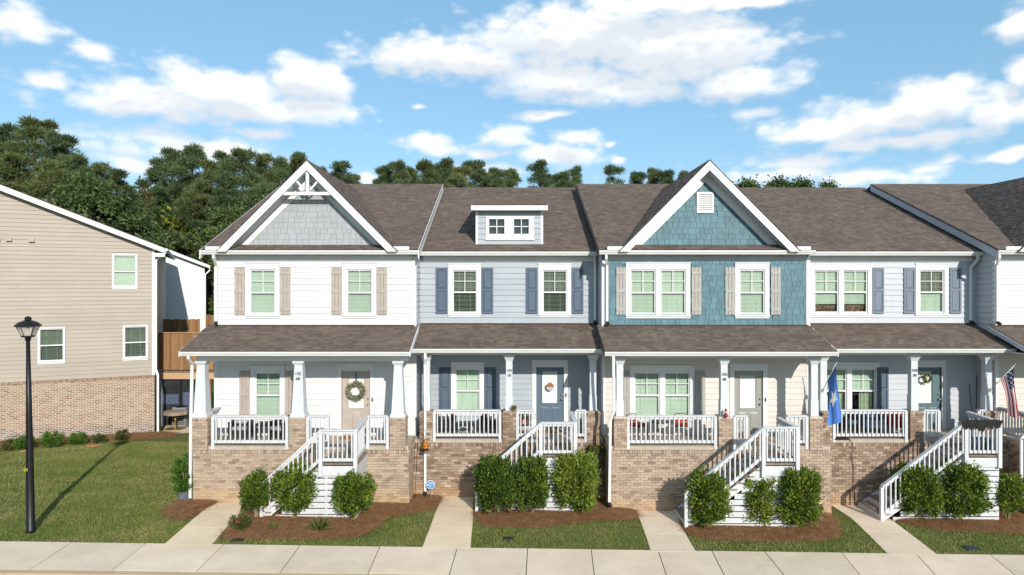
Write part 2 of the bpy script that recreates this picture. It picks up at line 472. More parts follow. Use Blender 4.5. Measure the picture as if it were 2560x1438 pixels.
def hazy_glass():
    m = bpy.data.materials.new('hazy_lamp_glass'); m.use_nodes = True
    t = NT(m.node_tree); t.n.clear()
    tr = t.node('ShaderNodeBsdfTransparent'); tr.inputs[0].default_value = (.92, .88, .82, 1)
    df = t.node('ShaderNodeBsdfDiffuse'); df.inputs[0].default_value = (.70, .65, .58, 1)
    mx = t.node('ShaderNodeMixShader'); mx.inputs[0].default_value = .5; t.l.new(tr.outputs[0], mx.inputs[1]); t.l.new(df.outputs[0], mx.inputs[2])
    o = t.node('ShaderNodeOutputMaterial'); t.l.new(mx.outputs[0], o.inputs[0])
    return m
M['glass_frost'] = hazy_glass()
M['screen'] = paint('dark_insect_screen', (.022, .026, .034), .8, .3, 3)
M['blind'] = paint('white_blind', (.80, .81, .79), .6, .03, 4)

def leaf_mat(name, stops, trans=.35, rough=.55, noise_scale=.9):
    m = bpy.data.materials.new(name); m.use_nodes = True
    t = NT(m.node_tree); b = t.n['Principled BSDF']
    p = wpos(t)
    g = t.node('ShaderNodeNewGeometry')
    oi = t.node('ShaderNodeObjectInfo')
    f = t.math('ADD', t.math('MULTIPLY', g.outputs['Random Per Island'], .45), t.math('MULTIPLY', t.noise(p, noise_scale, 3, .6), .55))
    f = t.math('ADD', f, t.math('MULTIPLY', t.math('SUBTRACT', oi.outputs['Random'], .5), .22))
    c = t.ramp(f, stops)
    t.set(b.inputs['Base Color'], c); b.inputs['Roughness'].default_value = rough; b.inputs['Specular IOR Level'].default_value = .35
    tl = t.node('ShaderNodeBsdfTranslucent'); t.set(tl.inputs[0], c)
    mx = t.node('ShaderNodeMixShader'); mx.inputs[0].default_value = trans
    t.l.new(b.outputs[0], mx.inputs[1]); t.l.new(tl.outputs[0], mx.inputs[2])
    t.l.new(mx.outputs[0], t.n['Material Output'].inputs[0])
    return m
M['needles'] = leaf_mat('pine_needles', [(.22, (.036, .064, .030)), (.45, (.092, .142, .055)), (.7, (.18, .23, .095))], .3, noise_scale=.5)
M['needles_olive'] = leaf_mat('olive_pine_needles', [(.22, (.048, .072, .026)), (.45, (.122, .160, .050)), (.7, (.23, .255, .10))], .3, noise_scale=.5)
M['leaf_tree'] = leaf_mat('broad_leaves', [(.25, (.04, .068, .024)), (.5, (.085, .13, .038)), (.75, (.16, .205, .06))], .35, noise_scale=.5)
M['leaf_yellow'] = leaf_mat('yellow_green_leaves', [(.2, (.05, .09, .012)), (.5, (.14, .17, .02)), (.8, (.30, .27, .035))], .4)
M['leaf_brown'] = leaf_mat('russet_leaves', [(.2, (.05, .045, .02)), (.5, (.11, .10, .04)), (.8, (.20, .16, .07))], .4)
M['leaf_shrub'] = leaf_mat('glossy_shrub_leaves', [(.25, (.022, .045, .009)), (.42, (.075, .130, .018)), (.58, (.175, .245, .032)), (.78, (.37, .42, .07))], .35, .4, 3.5)
M['leaf_bright'] = leaf_mat('bright_shrub_leaves', [(.22, (.03, .08, .012)), (.5, (.075, .165, .02)), (.8, (.15, .25, .04))], .35, .45, 3.5)
M['leaf_mixed'] = leaf_mat('green_and_straw_leaves', [(.22, (.03, .055, .012)), (.5, (.10, .125, .03)), (.8, (.30, .24, .11))], .35, .5, 5)
M['leaf_fern'] = leaf_mat('fern_fronds', [(.2, (.04, .07, .015)), (.5, (.12, .15, .03)), (.8, (.24, .22, .06))], .35, .5, 5)
M['leaf_sage'] = leaf_mat('sage_wreath_leaves', [(.2, (.13, .14, .08)), (.5, (.36, .35, .22)), (.8, (.66, .60, .44))], .3, .6, 8)
M['rake_shaded'] = paint('shaded_rake_board', (.02, .022, .03), .7, .2, 5)  # rake boards facing away from the sun, shade put into their colour
M['petal_red'] = paint('red_petal', (.5, .03, .05), .7, .1, 8)
M['petal_orange'] = paint('rust_petal', (.45, .10, .02), .7, .2, 8)

def ground_mat():
    m, t, b = _m('lawn_turf')
    p = wpos(t)
    c = t.ramp(t.noise(p, .55, 6, .62), [(.3, (.08, .115, .026)), (.5, (.115, .145, .036)), (.72, (.22, .185, .08))])
    c = t.mix(1.0, c, t.ramp(t.noise(p, 38, 4, .7), [(.25, (.55, .55, .55)), (.8, (1.4, 1.4, 1.35))]), 'MULTIPLY')
    t.set(b.inputs['Base Color'], c); b.inputs['Roughness'].default_value = .95; b.inputs['Specular IOR Level'].default_value = .1
    bp = t.node('ShaderNodeBump'); bp.inputs['Strength'].default_value = .9; bp.inputs['Distance'].default_value = .03
    t.set(bp.inputs['Height'], t.noise(p, 55, 4, .7)); t.l.new(bp.outputs[0], b.inputs['Normal'])
    return m
M['turf'] = ground_mat()
M['blade'] = leaf_mat('grass_blades', [(.25, (.105, .165, .030)), (.45, (.155, .21, .042)), (.60, (.24, .25, .07)), (.78, (.44, .36, .18))], .3, .7, .7)
def mulch_mat():
    m, t, b = _m('pine_straw_bed')
    p = wpos(t)
    c = t.ramp(t.noise(t.vec('MULTIPLY', p, (1, 1.6, 1)), 22, 6, .7, dist=1.5), [(.25, (.085, .036, .014)), (.5, (.22, .10, .040)), (.75, (.36, .185, .08))])
    c = t.mix(t.smooth(t.noise(p, 1.4, 3, .5), .55, .75), c, (.20, .115, .062, 1))
    t.set(b.inputs['Base Color'], c); b.inputs['Roughness'].default_value = .95
    bp = t.node('ShaderNodeBump'); bp.inputs['Strength'].default_value = 1; bp.inputs['Distance'].default_value = .03
    t.set(bp.inputs['Height'], t.noise(p, 40, 5, .7)); t.l.new(bp.outputs[0], b.inputs['Normal'])
    return m
M['mulch'] = mulch_mat()
M['straw'] = leaf_mat('pine_straw', [(.2, (.13, .058, .024)), (.5, (.31, .155, .065)), (.8, (.55, .33, .16))], .1, .8, 4)
def concrete_mat(name, a, bcol, tint):
    m, t, b = _m(name)
    p = wpos(t)
    c = t.mix(t.smooth(t.noise(p, .9, 6, .62), .3, .72), (*a, 1), (*bcol, 1))
    c = t.mix(t.math('MULTIPLY', t.smooth(t.noise(p, 3.1, 7, .7), .54, .8), .6), c, (*tint, 1))
    c = t.mix(1.0, c, t.ramp(t.noise(p, 190, 2, .6), [(.3, (.90, .90, .90)), (.7, (1.08, 1.08, 1.08))]), 'MULTIPLY')
    c = t.mix(1.0, c, t.ramp(rnd(t), [(0, (.93, .93, .93)), (1, (1.05, 1.05, 1.05))]), 'MULTIPLY')
    t.set(b.inputs['Base Color'], c); b.inputs['Roughness'].default_value = .85
    bp = t.node('ShaderNodeBump'); bp.inputs['Strength'].default_value = .25; bp.inputs['Distance'].default_value = .004
    t.set(bp.inputs['Height'], t.noise(p, 140, 4, .7)); t.l.new(bp.outputs[0], b.inputs['Normal'])
    return m
M['concrete'] = concrete_mat('sidewalk_concrete', (.63, .505, .375), (.74, .61, .465), (.48, .37, .26))
M['concrete_warm'] = concrete_mat('walkway_concrete', (.64, .50, .345), (.74, .59, .42), (.54, .40, .26))
M['concrete_kerb'] = concrete_mat('kerb_concrete', (.42, .315, .20), (.50, .385, .25), (.34, .25, .16))
M['asphalt'] = concrete_mat('asphalt', (.045, .045, .045), (.06, .06, .058), (.035, .035, .035))
M['joint'] = paint('joint_soil', (.13, .10, .075), .95, .3, 9)
M['clay'] = paint('red_clay', (.50, .24, .10), .95, .2, 6, bump=.5)
# ------------------------------------------------------------------ ground
def gz(x, y):
    """height of the soil: falls gently to the right along the row and away behind the lawn"""
    base = -0.021 * (min(max(x, -16), 40) + 8.5)
    if y < 19.5: base -= .06 * min(max((19.5 - y) / 2.0, 0), 1)
    if y > 20.5:
        w = min(max((-9.0 - x) / 3.0, 0), 1)
        base -= w * .058 * min(y - 20.5, 14)
        base += (1 - w) * 0.0
    return base
def gpoint(px, py):
    """where the line of sight to a pixel of the photograph meets the soil"""
    d = 18.0
    for _ in range(40):
        zz = gz(X(px, d), d)
        d = d * .3 + .7 * (ZC - zz) * FPX / max(py - PY0, 60)
    return (X(px, d), d)
def walk_back(x): return 17.35 + 0.019 * x
def walk_front(x): return walk_back(x) - 1.62

def ground_sheet():
    xs = [-2500, -600, -200, -90, -60] + list(np.arange(-44, 30.01, .5)) + [45, 80, 200, 600, 2500]
    ys = [-600, -100, -20, 5] + list(np.arange(12, 60.01, .5)) + [75, 100, 200, 600, 3000]
    vs = []; fs = []
    for yv in ys:
        for xv in xs:
            z = gz(xv, yv) - .012
            if yv > 50: z -= .0
            if yv < walk_back(xv) + .1: z -= .05
            if yv < walk_front(xv) + .1: z -= .30
            vs.append((xv, yv, z))
    nx = len(xs)
    for j in range(len(ys)-1):
        for i in range(nx-1):
            a = j*nx+i; fs.append((a, a+1, a+nx+1, a+nx))
    me = raw_mesh('ground', vs, fs, M['turf'])
    me.polygons.foreach_set('use_smooth', [True]*len(me.polygons))
    o = bpy.data.objects.new('ground', me); link(o)
    tag(o, 'short green lawn around the townhouses', 'lawn', kind='structure')
    return o
ground_sheet()

def inside(poly, x, y):
    c = False; n = len(poly); j = n-1
    for i in range(n):
        xi, yi = poly[i]; xj, yj = poly[j]
        if (yi > y) != (yj > y) and x < (xj-xi)*(y-yi)/(yj-yi)+xi: c = not c
        j = i
    return c
def inside_np(poly, x, y):
    c = np.zeros(len(x), bool); n = len(poly); j = n-1
    for i in range(n):
        xi, yi = poly[i]; xj, yj = poly[j]
        if yi != yj:
            hit = ((yi > y) != (yj > y)) & (x < (xj-xi)*(y-yi)/(yj-yi)+xi)
            c ^= hit
        j = i
    return c
def edge_dist(poly, x, y):
    best = np.full(len(x), 1e9)
    for i in range(len(poly)):
        ax, ay = poly[i]; bx, by = poly[(i+1) % len(poly)]
        dx, dy = bx-ax, by-ay; L = dx*dx+dy*dy + 1e-9
        t = np.clip(((x-ax)*dx+(y-ay)*dy)/L, 0, 1)
        best = np.minimum(best, np.hypot(x-ax-t*dx, y-ay-t*dy))
    return best
def resample(poly, step):
    out = []
    for i in range(len(poly)):
        a = poly[i]; b = poly[(i+1) % len(poly)]
        n = max(1, int(math.hypot(b[0]-a[0], b[1]-a[1]) / step))
        for k in range(n): out.append((a[0]+(b[0]-a[0])*k/n, a[1]+(b[1]-a[1])*k/n))
    return out
def smooth_poly(poly, n=2):
    for _ in range(n):
        q = []
        for i in range(len(poly)):
            a = poly[i]; b = poly[(i+1) % len(poly)]
            q += [(a[0]*.75+b[0]*.25, a[1]*.75+b[1]*.25), (a[0]*.25+b[0]*.75, a[1]*.25+b[1]*.75)]
        poly = q
    return poly
def sheet(name, poly, mat, lift, step=.16, mound=0, rough=0.0, label=None, cat=None, kind='structure'):
    """a sheet lying on the soil inside an outline, optionally mounded towards its middle"""
    ring = resample(poly, step)
    if rough: ring = [(x + random.uniform(-rough, rough), y + random.uniform(-rough, rough)) for x, y in ring]
    xs = [p[0] for p in ring]; ys = [p[1] for p in ring]
    pts = list(ring)
    gx, gy = np.meshgrid(np.arange(min(xs), max(xs), step), np.arange(min(ys), max(ys), step))
    gx = gx.ravel(); gy = gy.ravel()
    ok = inside_np(ring, gx, gy) & (edge_dist(ring, gx, gy) > step*.45)
    pts += [(float(a)+random.uniform(-.2, .2)*step, float(b)+random.uniform(-.2, .2)*step) for a, b in zip(gx[ok], gy[ok])]
    n = len(ring)
    r = delaunay_2d_cdt([Vector(p) for p in pts], [], [list(range(n))], 1, 1e-5)
    V = np.array([[v.x, v.y] for v in r[0]])
    ed = edge_dist(ring, V[:, 0], V[:, 1])
    vs = []
    for (xx, yy), e in zip(V, ed):
        z = gz(xx, yy) + lift
        if mound: z += mound * min(e / .45, 1) ** .6 + (random.uniform(-.012, .012) if e > .02 else -.02)
        vs.append((float(xx), float(yy), z))
    me = raw_mesh(name, vs, [tuple(f) for f in r[2]], mat)
    if mound: me.polygons.foreach_set('use_smooth', [True]*len(me.polygons))
    o = bpy.data.objects.new(name, me); link(o)
    return tag(o, label, cat, kind=kind)

# sidewalk of separate slabs, kerb and road
jb = [-330, -160, 20, 180, 365, 560, 750, 950, 1143, 1319, 1478, 1645, 1780, 1912, 2105, 2290, 2475, 2660, 2850]
jf = [-520, -320, -125, 75, 280, 490, 700, 920, 1123, 1315, 1486, 1668, 1815, 1968, 2160, 2352, 2560, 2770, 2980]
walk = root('sidewalk', (0, 16.5, gz(0, 16.5)), 'pale concrete sidewalk running along the whole row of houses', 'sidewalk')
walk['kind'] = 'structure'
bed = MB()
SLABS = []
for i in range(len(jb)-1):
    def corner(pxb, pxf):
        d = 17.35
        for _ in range(10): d = walk_back(X(pxb, d))
        xb = X(pxb, d)
        d2 = 15.7
        for _ in range(10): d2 = walk_front(X(pxf, d2))
        return (xb, d), (X(pxf, d2), d2)
    (b0, f0), (b1, f1) = corner(jb[i], jf[i]), corner(jb[i+1], jf[i+1])
    g = .011
    q = [(f0[0]+g, f0[1]), (f1[0]-g, f1[1]), (b1[0]-g, b1[1]), (b0[0]+g, b0[1])]
    t0 = random.uniform(-.003, .003)
    top = [(x, y, gz(x, y) + .012 + t0) for x, y in q]; low = [(x, y, gz(x, y) - .12) for x, y in q]
    MB().hexa(low + top).build('slab', M['concrete'], walk)
for k in range(-15, 18):
    x0, x1 = k*1.5, k*1.5+1.5
    bed.hexa([(x0, walk_front(x0)+.01, gz(x0, 16)-.2), (x1, walk_front(x1)+.01, gz(x1, 16)-.2), (x1, walk_back(x1)-.01, gz(x1, 16)-.2), (x0, walk_back(x0)-.01, gz(x0, 16)-.2),
              (x0, walk_front(x0)+.01, gz(x0, 16)-.004), (x1, walk_front(x1)+.01, gz(x1, 16)-.004), (x1, walk_back(x1)-.01, gz(x1, 17.3)-.004), (x0, walk_back(x0)-.01, gz(x0, 17.3)-.004)])
bed.build('slab_bed', M['joint'], walk)
kerb = root('kerb', (0, 15.6, gz(0, 15.6)), 'sandy concrete kerb along the street edge of the sidewalk', 'kerb'); kerb['kind'] = 'structure'
for k in range(-11, 11):
    x0, x1 = k*1.9+.004, k*1.9+1.896
    P = []
    for z in (-.3, 1):
        for (xx, off) in ((x0, -.19), (x1, -.19), (x1, -.006), (x0, -.006)):
            yy = walk_front(xx) + off
            P.append((xx, yy, gz(xx, yy) + (.006 if z == 1 else -.3)))
    MB().hexa(P).build('kerb_stone', M['concrete_kerb'], kerb)
rd = MB()
for k in range(-14, 14):
    x0, x1 = k*2.0, k*2.0+2.0
    rd.add([(x0, walk_front(x0)-.18, gz(x0, 15)-.13), (x1, walk_front(x1)-.18, gz(x1, 15)-.13), (x1, 3.0, gz(x1, 15)-.15), (x0, 3.0, gz(x0, 15)-.15)], [(0, 1, 2, 3)])
o = rd.build('road', M['asphalt']); tag(o, 'dark asphalt road in front of the kerb', 'road', kind='structure')

# front walks, each of two or three slabs
def px_poly(pts): return [gpoint(*p) for p in pts]
WALKS = {
 'white': [(408,1364),(528,1364),(560,1326),(597,1288),(606,1256),(545,1256),(516,1272),(478,1303)],
 'dormer': [(1055,1372),(1176,1372),(1182,1300),(1184,1243),(1105,1243),(1088,1285)],
 'blue': [(1628,1380),(1740,1381),(1700,1312),(1690,1272),(1588,1272),(1604,1310)],
 'pale': [(2222,1388),(2345,1389),(2222,1296),(2140,1256),(2066,1256),(2128,1296)],
}
WPOLY = {}
WNAMES = {'white': 'curving concrete front walk of the white gabled townhouse', 'dormer': 'warm beige front walk of the townhouse with the dormer',
          'blue': 'concrete front walk of the blue shingled townhouse', 'pale': 'long slanting front walk of the pale grey townhouse with flags'}
for key, pts in WALKS.items():
    poly = px_poly(pts); WPOLY[key] = poly
    cx = sum(p[0] for p in poly)/len(poly)
    r = root('front_walk', (cx, 18.5, gz(cx, 18.5)), WNAMES[key], 'walkway'); r['kind'] = 'structure'
    ymin = min(p[1] for p in poly); ymax = max(p[1] for p in poly)
    cuts = [ymin-.1, ymin+.37*(ymax-ymin), ymin+.72*(ymax-ymin), ymax+.1]
    mat = M['concrete_warm'] if key in ('dormer', 'white') else M['concrete']
    for a, b in zip(cuts[:-1], cuts[1:]):
        def clip(pl, yv, keep_above):
            out = []
            for i in range(len(pl)):
                p, q = pl[i], pl[(i+1) % len(pl)]
                ip = (p[1] >= yv) == keep_above; iq = (q[1] >= yv) == keep_above
                if ip: out.append(p)
                if ip != iq:
                    t = (yv-p[1])/(q[1]-p[1]); out.append((p[0]+(q[0]-p[0])*t, yv))
            return out
        pl = clip(clip(poly, a+.006, True), b-.006, False)
        if len(pl) < 3: continue
        mb = MB(); n = len(pl)
        top = [(x, y, gz(x, y) + .014) for x, y in pl]; low = [(x, y, gz(x, y) - .1) for x, y in pl]
        mb.add(low + top, [tuple(range(n, 2*n))] + [(i, (i+1) % n, n+(i+1) % n, n+i) for i in range(n)])
        mb.build('walk_slab', mat, r)

# planting beds
BEDS = {
 'pot': [(405,1278),(432,1260),(478,1250),(548,1250),(540,1262),(505,1275),(470,1300),(430,1302)],
 'white': [(612,1290),(575,1318),(548,1348),(600,1350),(680,1346),(790,1348),(880,1345),(930,1328),(960,1298),(1010,1285),(1080,1276),(1106,1252),(1100,1238),(1060,1226),(1030,1228),(900,1235),(760,1240),(640,1248)],
 'dormer': [(1186,1312),(1260,1318),(1350,1318),(1430,1308),(1520,1300),(1596,1300),(1590,1272),(1540,1262),(1500,1238),(1400,1225),(1260,1225),(1188,1235)],
 'blue': [(1702,1312),(1718,1338),(1790,1352),(1900,1352),(1990,1352),(2080,1350),(2104,1338),(2088,1300),(2062,1268),(1960,1250),(1800,1250),(1700,1262)],
 'pale': [(2205,1284),(2262,1312),(2350,1326),(2450,1330),(2620,1338),(2640,1225),(2400,1220),(2240,1240)],
}
BNAMES = {'pot': 'small pine-straw bed round the corner of the white townhouse', 'white': 'pine-straw bed in front of the white townhouse stairs',
          'dormer': 'pine-straw bed in front of the dormer townhouse stairs', 'blue': 'pine-straw bed in front of the blue townhouse stairs', 'pale': 'pine-straw bed in front of the pale grey townhouse stairs'}
BPOLY = {}
for key, pts in BEDS.items():
    poly = smooth_poly(px_poly(pts), 1); BPOLY[key] = poly
    sheet('planting_bed', poly, M['mulch'], .012, .13, .06, .03, BNAMES[key], 'flower bed')
# tan house: wall line, then the bed along it
TB = Vector((-16.75, 32.0, 0)); TDIR = Vector((-.907, -.42, 0)).normalized(); TN = Vector((.42, -.907, 0)).normalized()
def tan_pt(s, off=0.0): return TB + TDIR*s + TN*off
pl = []
for s in (-.3, 2, 4, 6, 8, 11): pl.append(tan_pt(s, -.1)[:2])
for s in (11, 8, 6, 4, 2.6, 1.2, -.2, -1.0): pl.append((tan_pt(s, 1.75 + .15*math.sin(s*2.1))[:2]))
pl.append(tan_pt(-1.1, .6)[:2])
BPOLY['tan'] = pl
sheet('planting_bed', pl, M['mulch'], .012, .2, .05, .05, 'long brown mulch bed at the foot of the tan house', 'flower bed')

# grass blades and loose straw
def scatter(n, xr, yr, keep):
    x = rng.uniform(*xr, n); y = rng.uniform(*yr, n); k = keep(x, y); return x[k], y[k]
def blades(name, x, y, hgt, wid, mat, lean, lift, parent=None):
    n = len(x)
    z = np.array([gz(a, b) for a, b in zip(x, y)]) + lift
    ang = rng.uniform(0, 2*np.pi, n); h = hgt * rng.uniform(.55, 1.25, n); l = lean * rng.uniform(.2, 1, n); la = rng.uniform(0, 2*np.pi, n)
    w = wid * rng.uniform(.7, 1.3, n)
    a = np.stack([x - np.cos(ang)*w, y - np.sin(ang)*w, z], 1); b = np.stack([x + np.cos(ang)*w, y + np.sin(ang)*w, z], 1)
    c = np.stack([x + np.cos(la)*l, y + np.sin(la)*l, z + h], 1)
    v = np.stack([a, b, c], 1).reshape(-1, 3)
    f = np.arange(3*n).reshape(-1, 3)
    o = bpy.data.objects.new(name, np_mesh(name, v, f, mat)); link(o, parent)
    return o
solid = list(WPOLY.values()) + list(BPOLY.values())
def is_lawn(x, y):
    k = y > walk_back(0) + .019*x + .012
    for p in solid: k &= ~inside_np(p, x, y)
    k &= ~((y > 20.25) & (x > -9.6))
    # behind the tan house wall and the paved passage
    rel = (x - TB.x)*TN.x + (y - TB.y)*TN.y
    k &= ~((rel < .0)); k &= ~((y > 29.6) & (x > -16.9))
    return k
def thin(x, y):
    # worn and dry spots, and soil showing along the beds
    f = np.sin(x*1.9+np.sin(y*2.3)*1.3)*np.sin(y*2.7+np.cos(x*1.3)*1.7)
    k = rng.random(len(x)) < np.where(f > .62, .45, 1.0)
    for p in BPOLY.values(): k &= rng.random(len(x)) < np.clip(.25 + edge_dist(p, x, y)/.35, 0, 1)
    return k
x1, y1 = scatter(150000, (-9.6, 14.8), (17.0, 21.2), is_lawn)
x2, y2 = scatter(260000, (-23, -9.0), (17.0, 30.5), is_lawn)
xx = np.concatenate([x1, x2]); yy = np.concatenate([y1, y2])
kk = thin(xx, yy); xx, yy = xx[kk], yy[kk]
o = blades('grass', xx, yy, .055, .0075, M['blade'], .04, -.012); tag(o, 'short mown grass of the lawns', 'grass', kind='stuff')
def is_bed(x, y):
    k = np.zeros(len(x), bool)
    for p in BPOLY.values():
        e = edge_dist(p, x, y); k |= inside_np(p, x, y) | ((e < .28) & (rng.random(len(x)) < .35*np.exp(-e/.07)))
    k &= ~((y > 20.3) & (x > -9.5) & (x < -3.2)); k &= ~((y > 20.3) & (x > 3.0) & (x < 9.4)); k &= ~((y > 21.2) & (x > -9.5))
    return k
parts = []
for p_ in BPOLY.values():
    bx = [q[0] for q in p_]; by = [q[1] for q in p_]
    lo, hi = (max(min(bx), -23.5)-.3, max(bx)+.3), (min(by)-.3, max(by)+.3)
    parts.append(scatter(int((lo[1]-lo[0])*(hi[1]-hi[0])*(2600 if hi[1] < 25 else 900)), lo, hi, is_bed))
xs_ = np.concatenate([q[0] for q in parts]); ys_ = np.concatenate([q[1] for q in parts])
n = len(xs_)
zz = np.array([gz(a, b) for a, b in zip(xs_, ys_)])
edm = np.full(n, 1e9)
for p in BPOLY.values(): edm = np.where(inside_np(p, xs_, ys_), np.minimum(edm, edge_dist(p, xs_, ys_)), edm)
edm[edm > 1e8] = 0.0
zz += .014 + .06*np.minimum(edm/.45, 1)**.6 + rng.uniform(.0, .024, n)
an = rng.uniform(0, 2*np.pi, n); L = rng.uniform(.04, .13, n); tz = rng.normal(0, .014, n); w = .0042
d = np.stack([np.cos(an)*L, np.sin(an)*L, tz], 1); s = np.stack([-np.sin(an)*w, np.cos(an)*w, np.zeros(n)], 1)
c = np.stack([xs_, ys_, zz], 1)
v = np.stack([c-d-s, c-d+s, c+d+s*.4], 1).reshape(-1, 3)
o = bpy.data.objects.new('pine_straw', np_mesh('pine_straw', v, np.arange(3*n).reshape(-1, 3), M['straw'])); link(o)
tag(o, 'loose brown pine straw strewn over the beds', 'pine straw', kind='stuff')
# two bare patches of orange clay at the edge of the tan house bed
for (px, py, w_, lab) in ((233, 1117, .30, 'patch of bare orange clay between the round shrubs at the tan house'), (62, 1130, .24, 'patch of bare orange clay beside the lamp post')):
    cx, cy = gpoint(px, py)
    poly = [(cx + w_*math.cos(a)*(1+.3*math.sin(3*a)), cy + w_*1.1*math.sin(a)) for a in np.linspace(0, 2*math.pi, 14)[:-1]]
    sheet('clay_patch', poly, M['clay'], .05, .1, .05, .02, lab, 'soil')
# ------------------------------------------------------------------ building kit
UNIT = raw_mesh('unit_box', [(-.5,-.5,-.5),(.5,-.5,-.5),(.5,.5,-.5),(-.5,.5,-.5),(-.5,-.5,.5),(.5,-.5,.5),(.5,.5,.5),(-.5,.5,.5)],
                [(0,3,2,1),(4,5,6,7),(0,1,5,4),(1,2,6,5),(2,3,7,6),(3,0,4,7)], M['white'])
_unit = {}
def unit_box(mat):
    if mat.name not in _unit:
        me = UNIT.copy(); me.name = 'piece_' + mat.name; me.materials[0] = mat; _unit[mat.name] = me
    return _unit[mat.name]
_lap = {}
LAP = .1844
def lap_mesh(mat):
    """one lap-siding board, unit length along x: thick lower edge, thin upper edge under the next board"""
    if mat.name not in _lap:
        v = []
        for x in (-.5, .5):
            v += [(x, -.027, .004), (x, .004, .004), (x, .004, LAP+.010), (x, -.003, LAP+.010)]
        _lap[mat.name] = raw_mesh('siding_board', v, [(0,1,2,3),(7,6,5,4),(0,4,5,1),(3,2,6,7),(0,3,7,4),(1,5,6,2)], mat)
    return _lap[mat.name]
def spans(x0, x1, blocks):
    segs = [(x0, x1)]
    for a, b in blocks:
        new = []
        for s, e in segs:
            if b <= s or a >= e: new.append((s, e)); continue
            if a > s: new.append((s, a))
            if b < e: new.append((b, e))
        segs = new
    return [(s, e) for s, e in segs if e - s > .03]
def wall_core(x0, x1, z0, z1, y, openings, mb, thick=.16):
    xs = sorted({x0, x1, *[o[0] for o in openings], *[o[1] for o in openings]}); zs = sorted({z0, z1, *[o[2] for o in openings], *[o[3] for o in openings]})
    for a, b in zip(xs[:-1], xs[1:]):
        for c, d in zip(zs[:-1], zs[1:]):
            mx, mz = (a+b)/2, (c+d)/2
            if any(o[0] < mx < o[1] and o[2] < mz < o[3] for o in openings): continue
            mb.box(a, b, y+.006, y+thick, c, d)
def front_wall(r, x0, x1, z0, z1, y, openings, trims, mat, style='board', shakes=None):
    """wall facing the street with real openings, clad board by board"""
    mb = MB(); wall_core(x0, x1, z0, z1, y, openings, mb)
    core = mb.build('wall', mat, r)
    if style == 'board':
        k = 0; z = z0
        while z < z1 - .02:
            zc = z + LAP/2
            bl = [(t[0]-.004, t[1]+.004) for t in trims if t[2] < zc < t[3]]
            for s, e in spans(x0, x1, bl):
                # long runs are butted from shorter boards
                cuts = [s] + ([s + (e-s)*random.uniform(.35, .65)] if e - s > 3.4 else []) + [e]
                for a, b in zip(cuts[:-1], cuts[1:]):
                    sc = min(1, (z1 - z) / LAP)
                    inst('siding_board', lap_mesh(mat), core, ((a+b)/2, y, z), (b-a-.003, 1, sc))
            z += LAP
    else:
        shakes.extend(shake_list(x0, x1, z0, z1, y, lambda x, z: not any(t[0]-.05 < x < t[1]+.05 and t[2] < z < t[3] for t in trims), core))
    return core
def shake_list(x0, x1, z0, z1, y, ok, parent, e=.178):
    out = []; z = z0; k = 0
    while z < z1 - .03:
        x = x0 - random.uniform(0, .15)
        while x < x1:
            w = random.choice((.13, .17, .2, .22, .24)); a, b = max(x, x0), min(x+w, x1)
            if b - a > .03 and ok((a+b)/2, z + e/2):
                h = min(e + .012, z1 - z)
                out.append((parent, ((a+b)/2, y - .010 - random.uniform(0, .003), z + h/2 + random.choice((0, 0, 0, -.006))), (b-a-.009, .018, h), (math.radians(-2.6), 0, 0)))
            x += w
        z += e; k += 1
    return out
def place_pieces(name, joined_name, pieces, mat, limit, part):
    """the first pieces one by one as objects, the rest of the same kind as one joined part"""
    for (par, loc, sc, rot) in pieces[:limit]: inst(name, unit_box(mat), par, loc, sc, rot)
    rest = pieces[limit:]
    if rest:
        n = len(rest)
        u = np.array([v.co[:] for v in UNIT.vertices]); fq = np.array([p.vertices[:] for p in UNIT.polygons])
        V = np.zeros((n, 8, 3))
        for i, (par, loc, sc, rot) in enumerate(rest):
            rz = XF[0][1] if XF[0] is not None else 0.0
            R = np.array(Matrix.LocRotScale(xf(loc) - wloc(part), Euler((rot[0], rot[1], rot[2]+rz)), Vector(sc)))
            V[i] = u @ R[:3, :3].T + R[:3, 3]
        F = (fq[None] + (np.arange(n)*8)[:, None, None]).reshape(-1, 4)
        o = bpy.data.objects.new(joined_name, np_mesh(joined_name, V.reshape(-1, 3), F, mat)); link(o, part, wloc(part))
        o['kind'] = 'stuff'
BL, BH, BJ = .2127, .0794, .0105
def bricks_on(out, par, face, a0, a1, z0, z1, at, k0=0, BJ=BJ):
    """running bond on a vertical face; face 'front' (towards -y), 'left' (towards -x), 'right' (towards +x); a along the face, at = position of the face"""
    k = k0; z = z0
    while z < z1 - .02:
        h = min(BH, z1 - z) - BJ
        a = a0 - (BL/2 if k % 2 else 0)
        while a < a1 - .01:
            s, e = max(a, a0), min(a + BL, a1)
            if e - s > .025:
                L = e - s - BJ; c = (s+e)/2; dz = z + h/2 + BJ/2; pr = random.uniform(.004, .009)
                if face == 'front': out.append((par, (c, at + .016 - pr, dz), (L, .032, h), (0, 0, 0)))
                elif face == 'right': out.append((par, (at - .016 + pr, c, dz), (.032, L, h), (0, 0, 0)))
                else: out.append((par, (at + .016 - pr, c, dz), (.032, L, h), (0, 0, 0)))
            a += BL
        z += BH; k += 1
def rowlock(out, par, face, a0, a1, z, at, h=.1, proud=.02):
    a = a0
    while a < a1 - .02:
        e = min(a + .0775, a1); c = (a+e)/2
        if face == 'front': out.append((par, (c, at + .05 - proud, z + h/2), (e-a-BJ, .10, h-.006), (0, 0, 0)))
        elif face == 'right': out.append((par, (at - .05 + proud, c, z + h/2), (.10, e-a-BJ, h-.006), (0, 0, 0)))
        else: out.append((par, (at + .05 - proud, c, z + h/2), (.10, e-a-BJ, h-.006), (0, 0, 0)))
        a += .0775
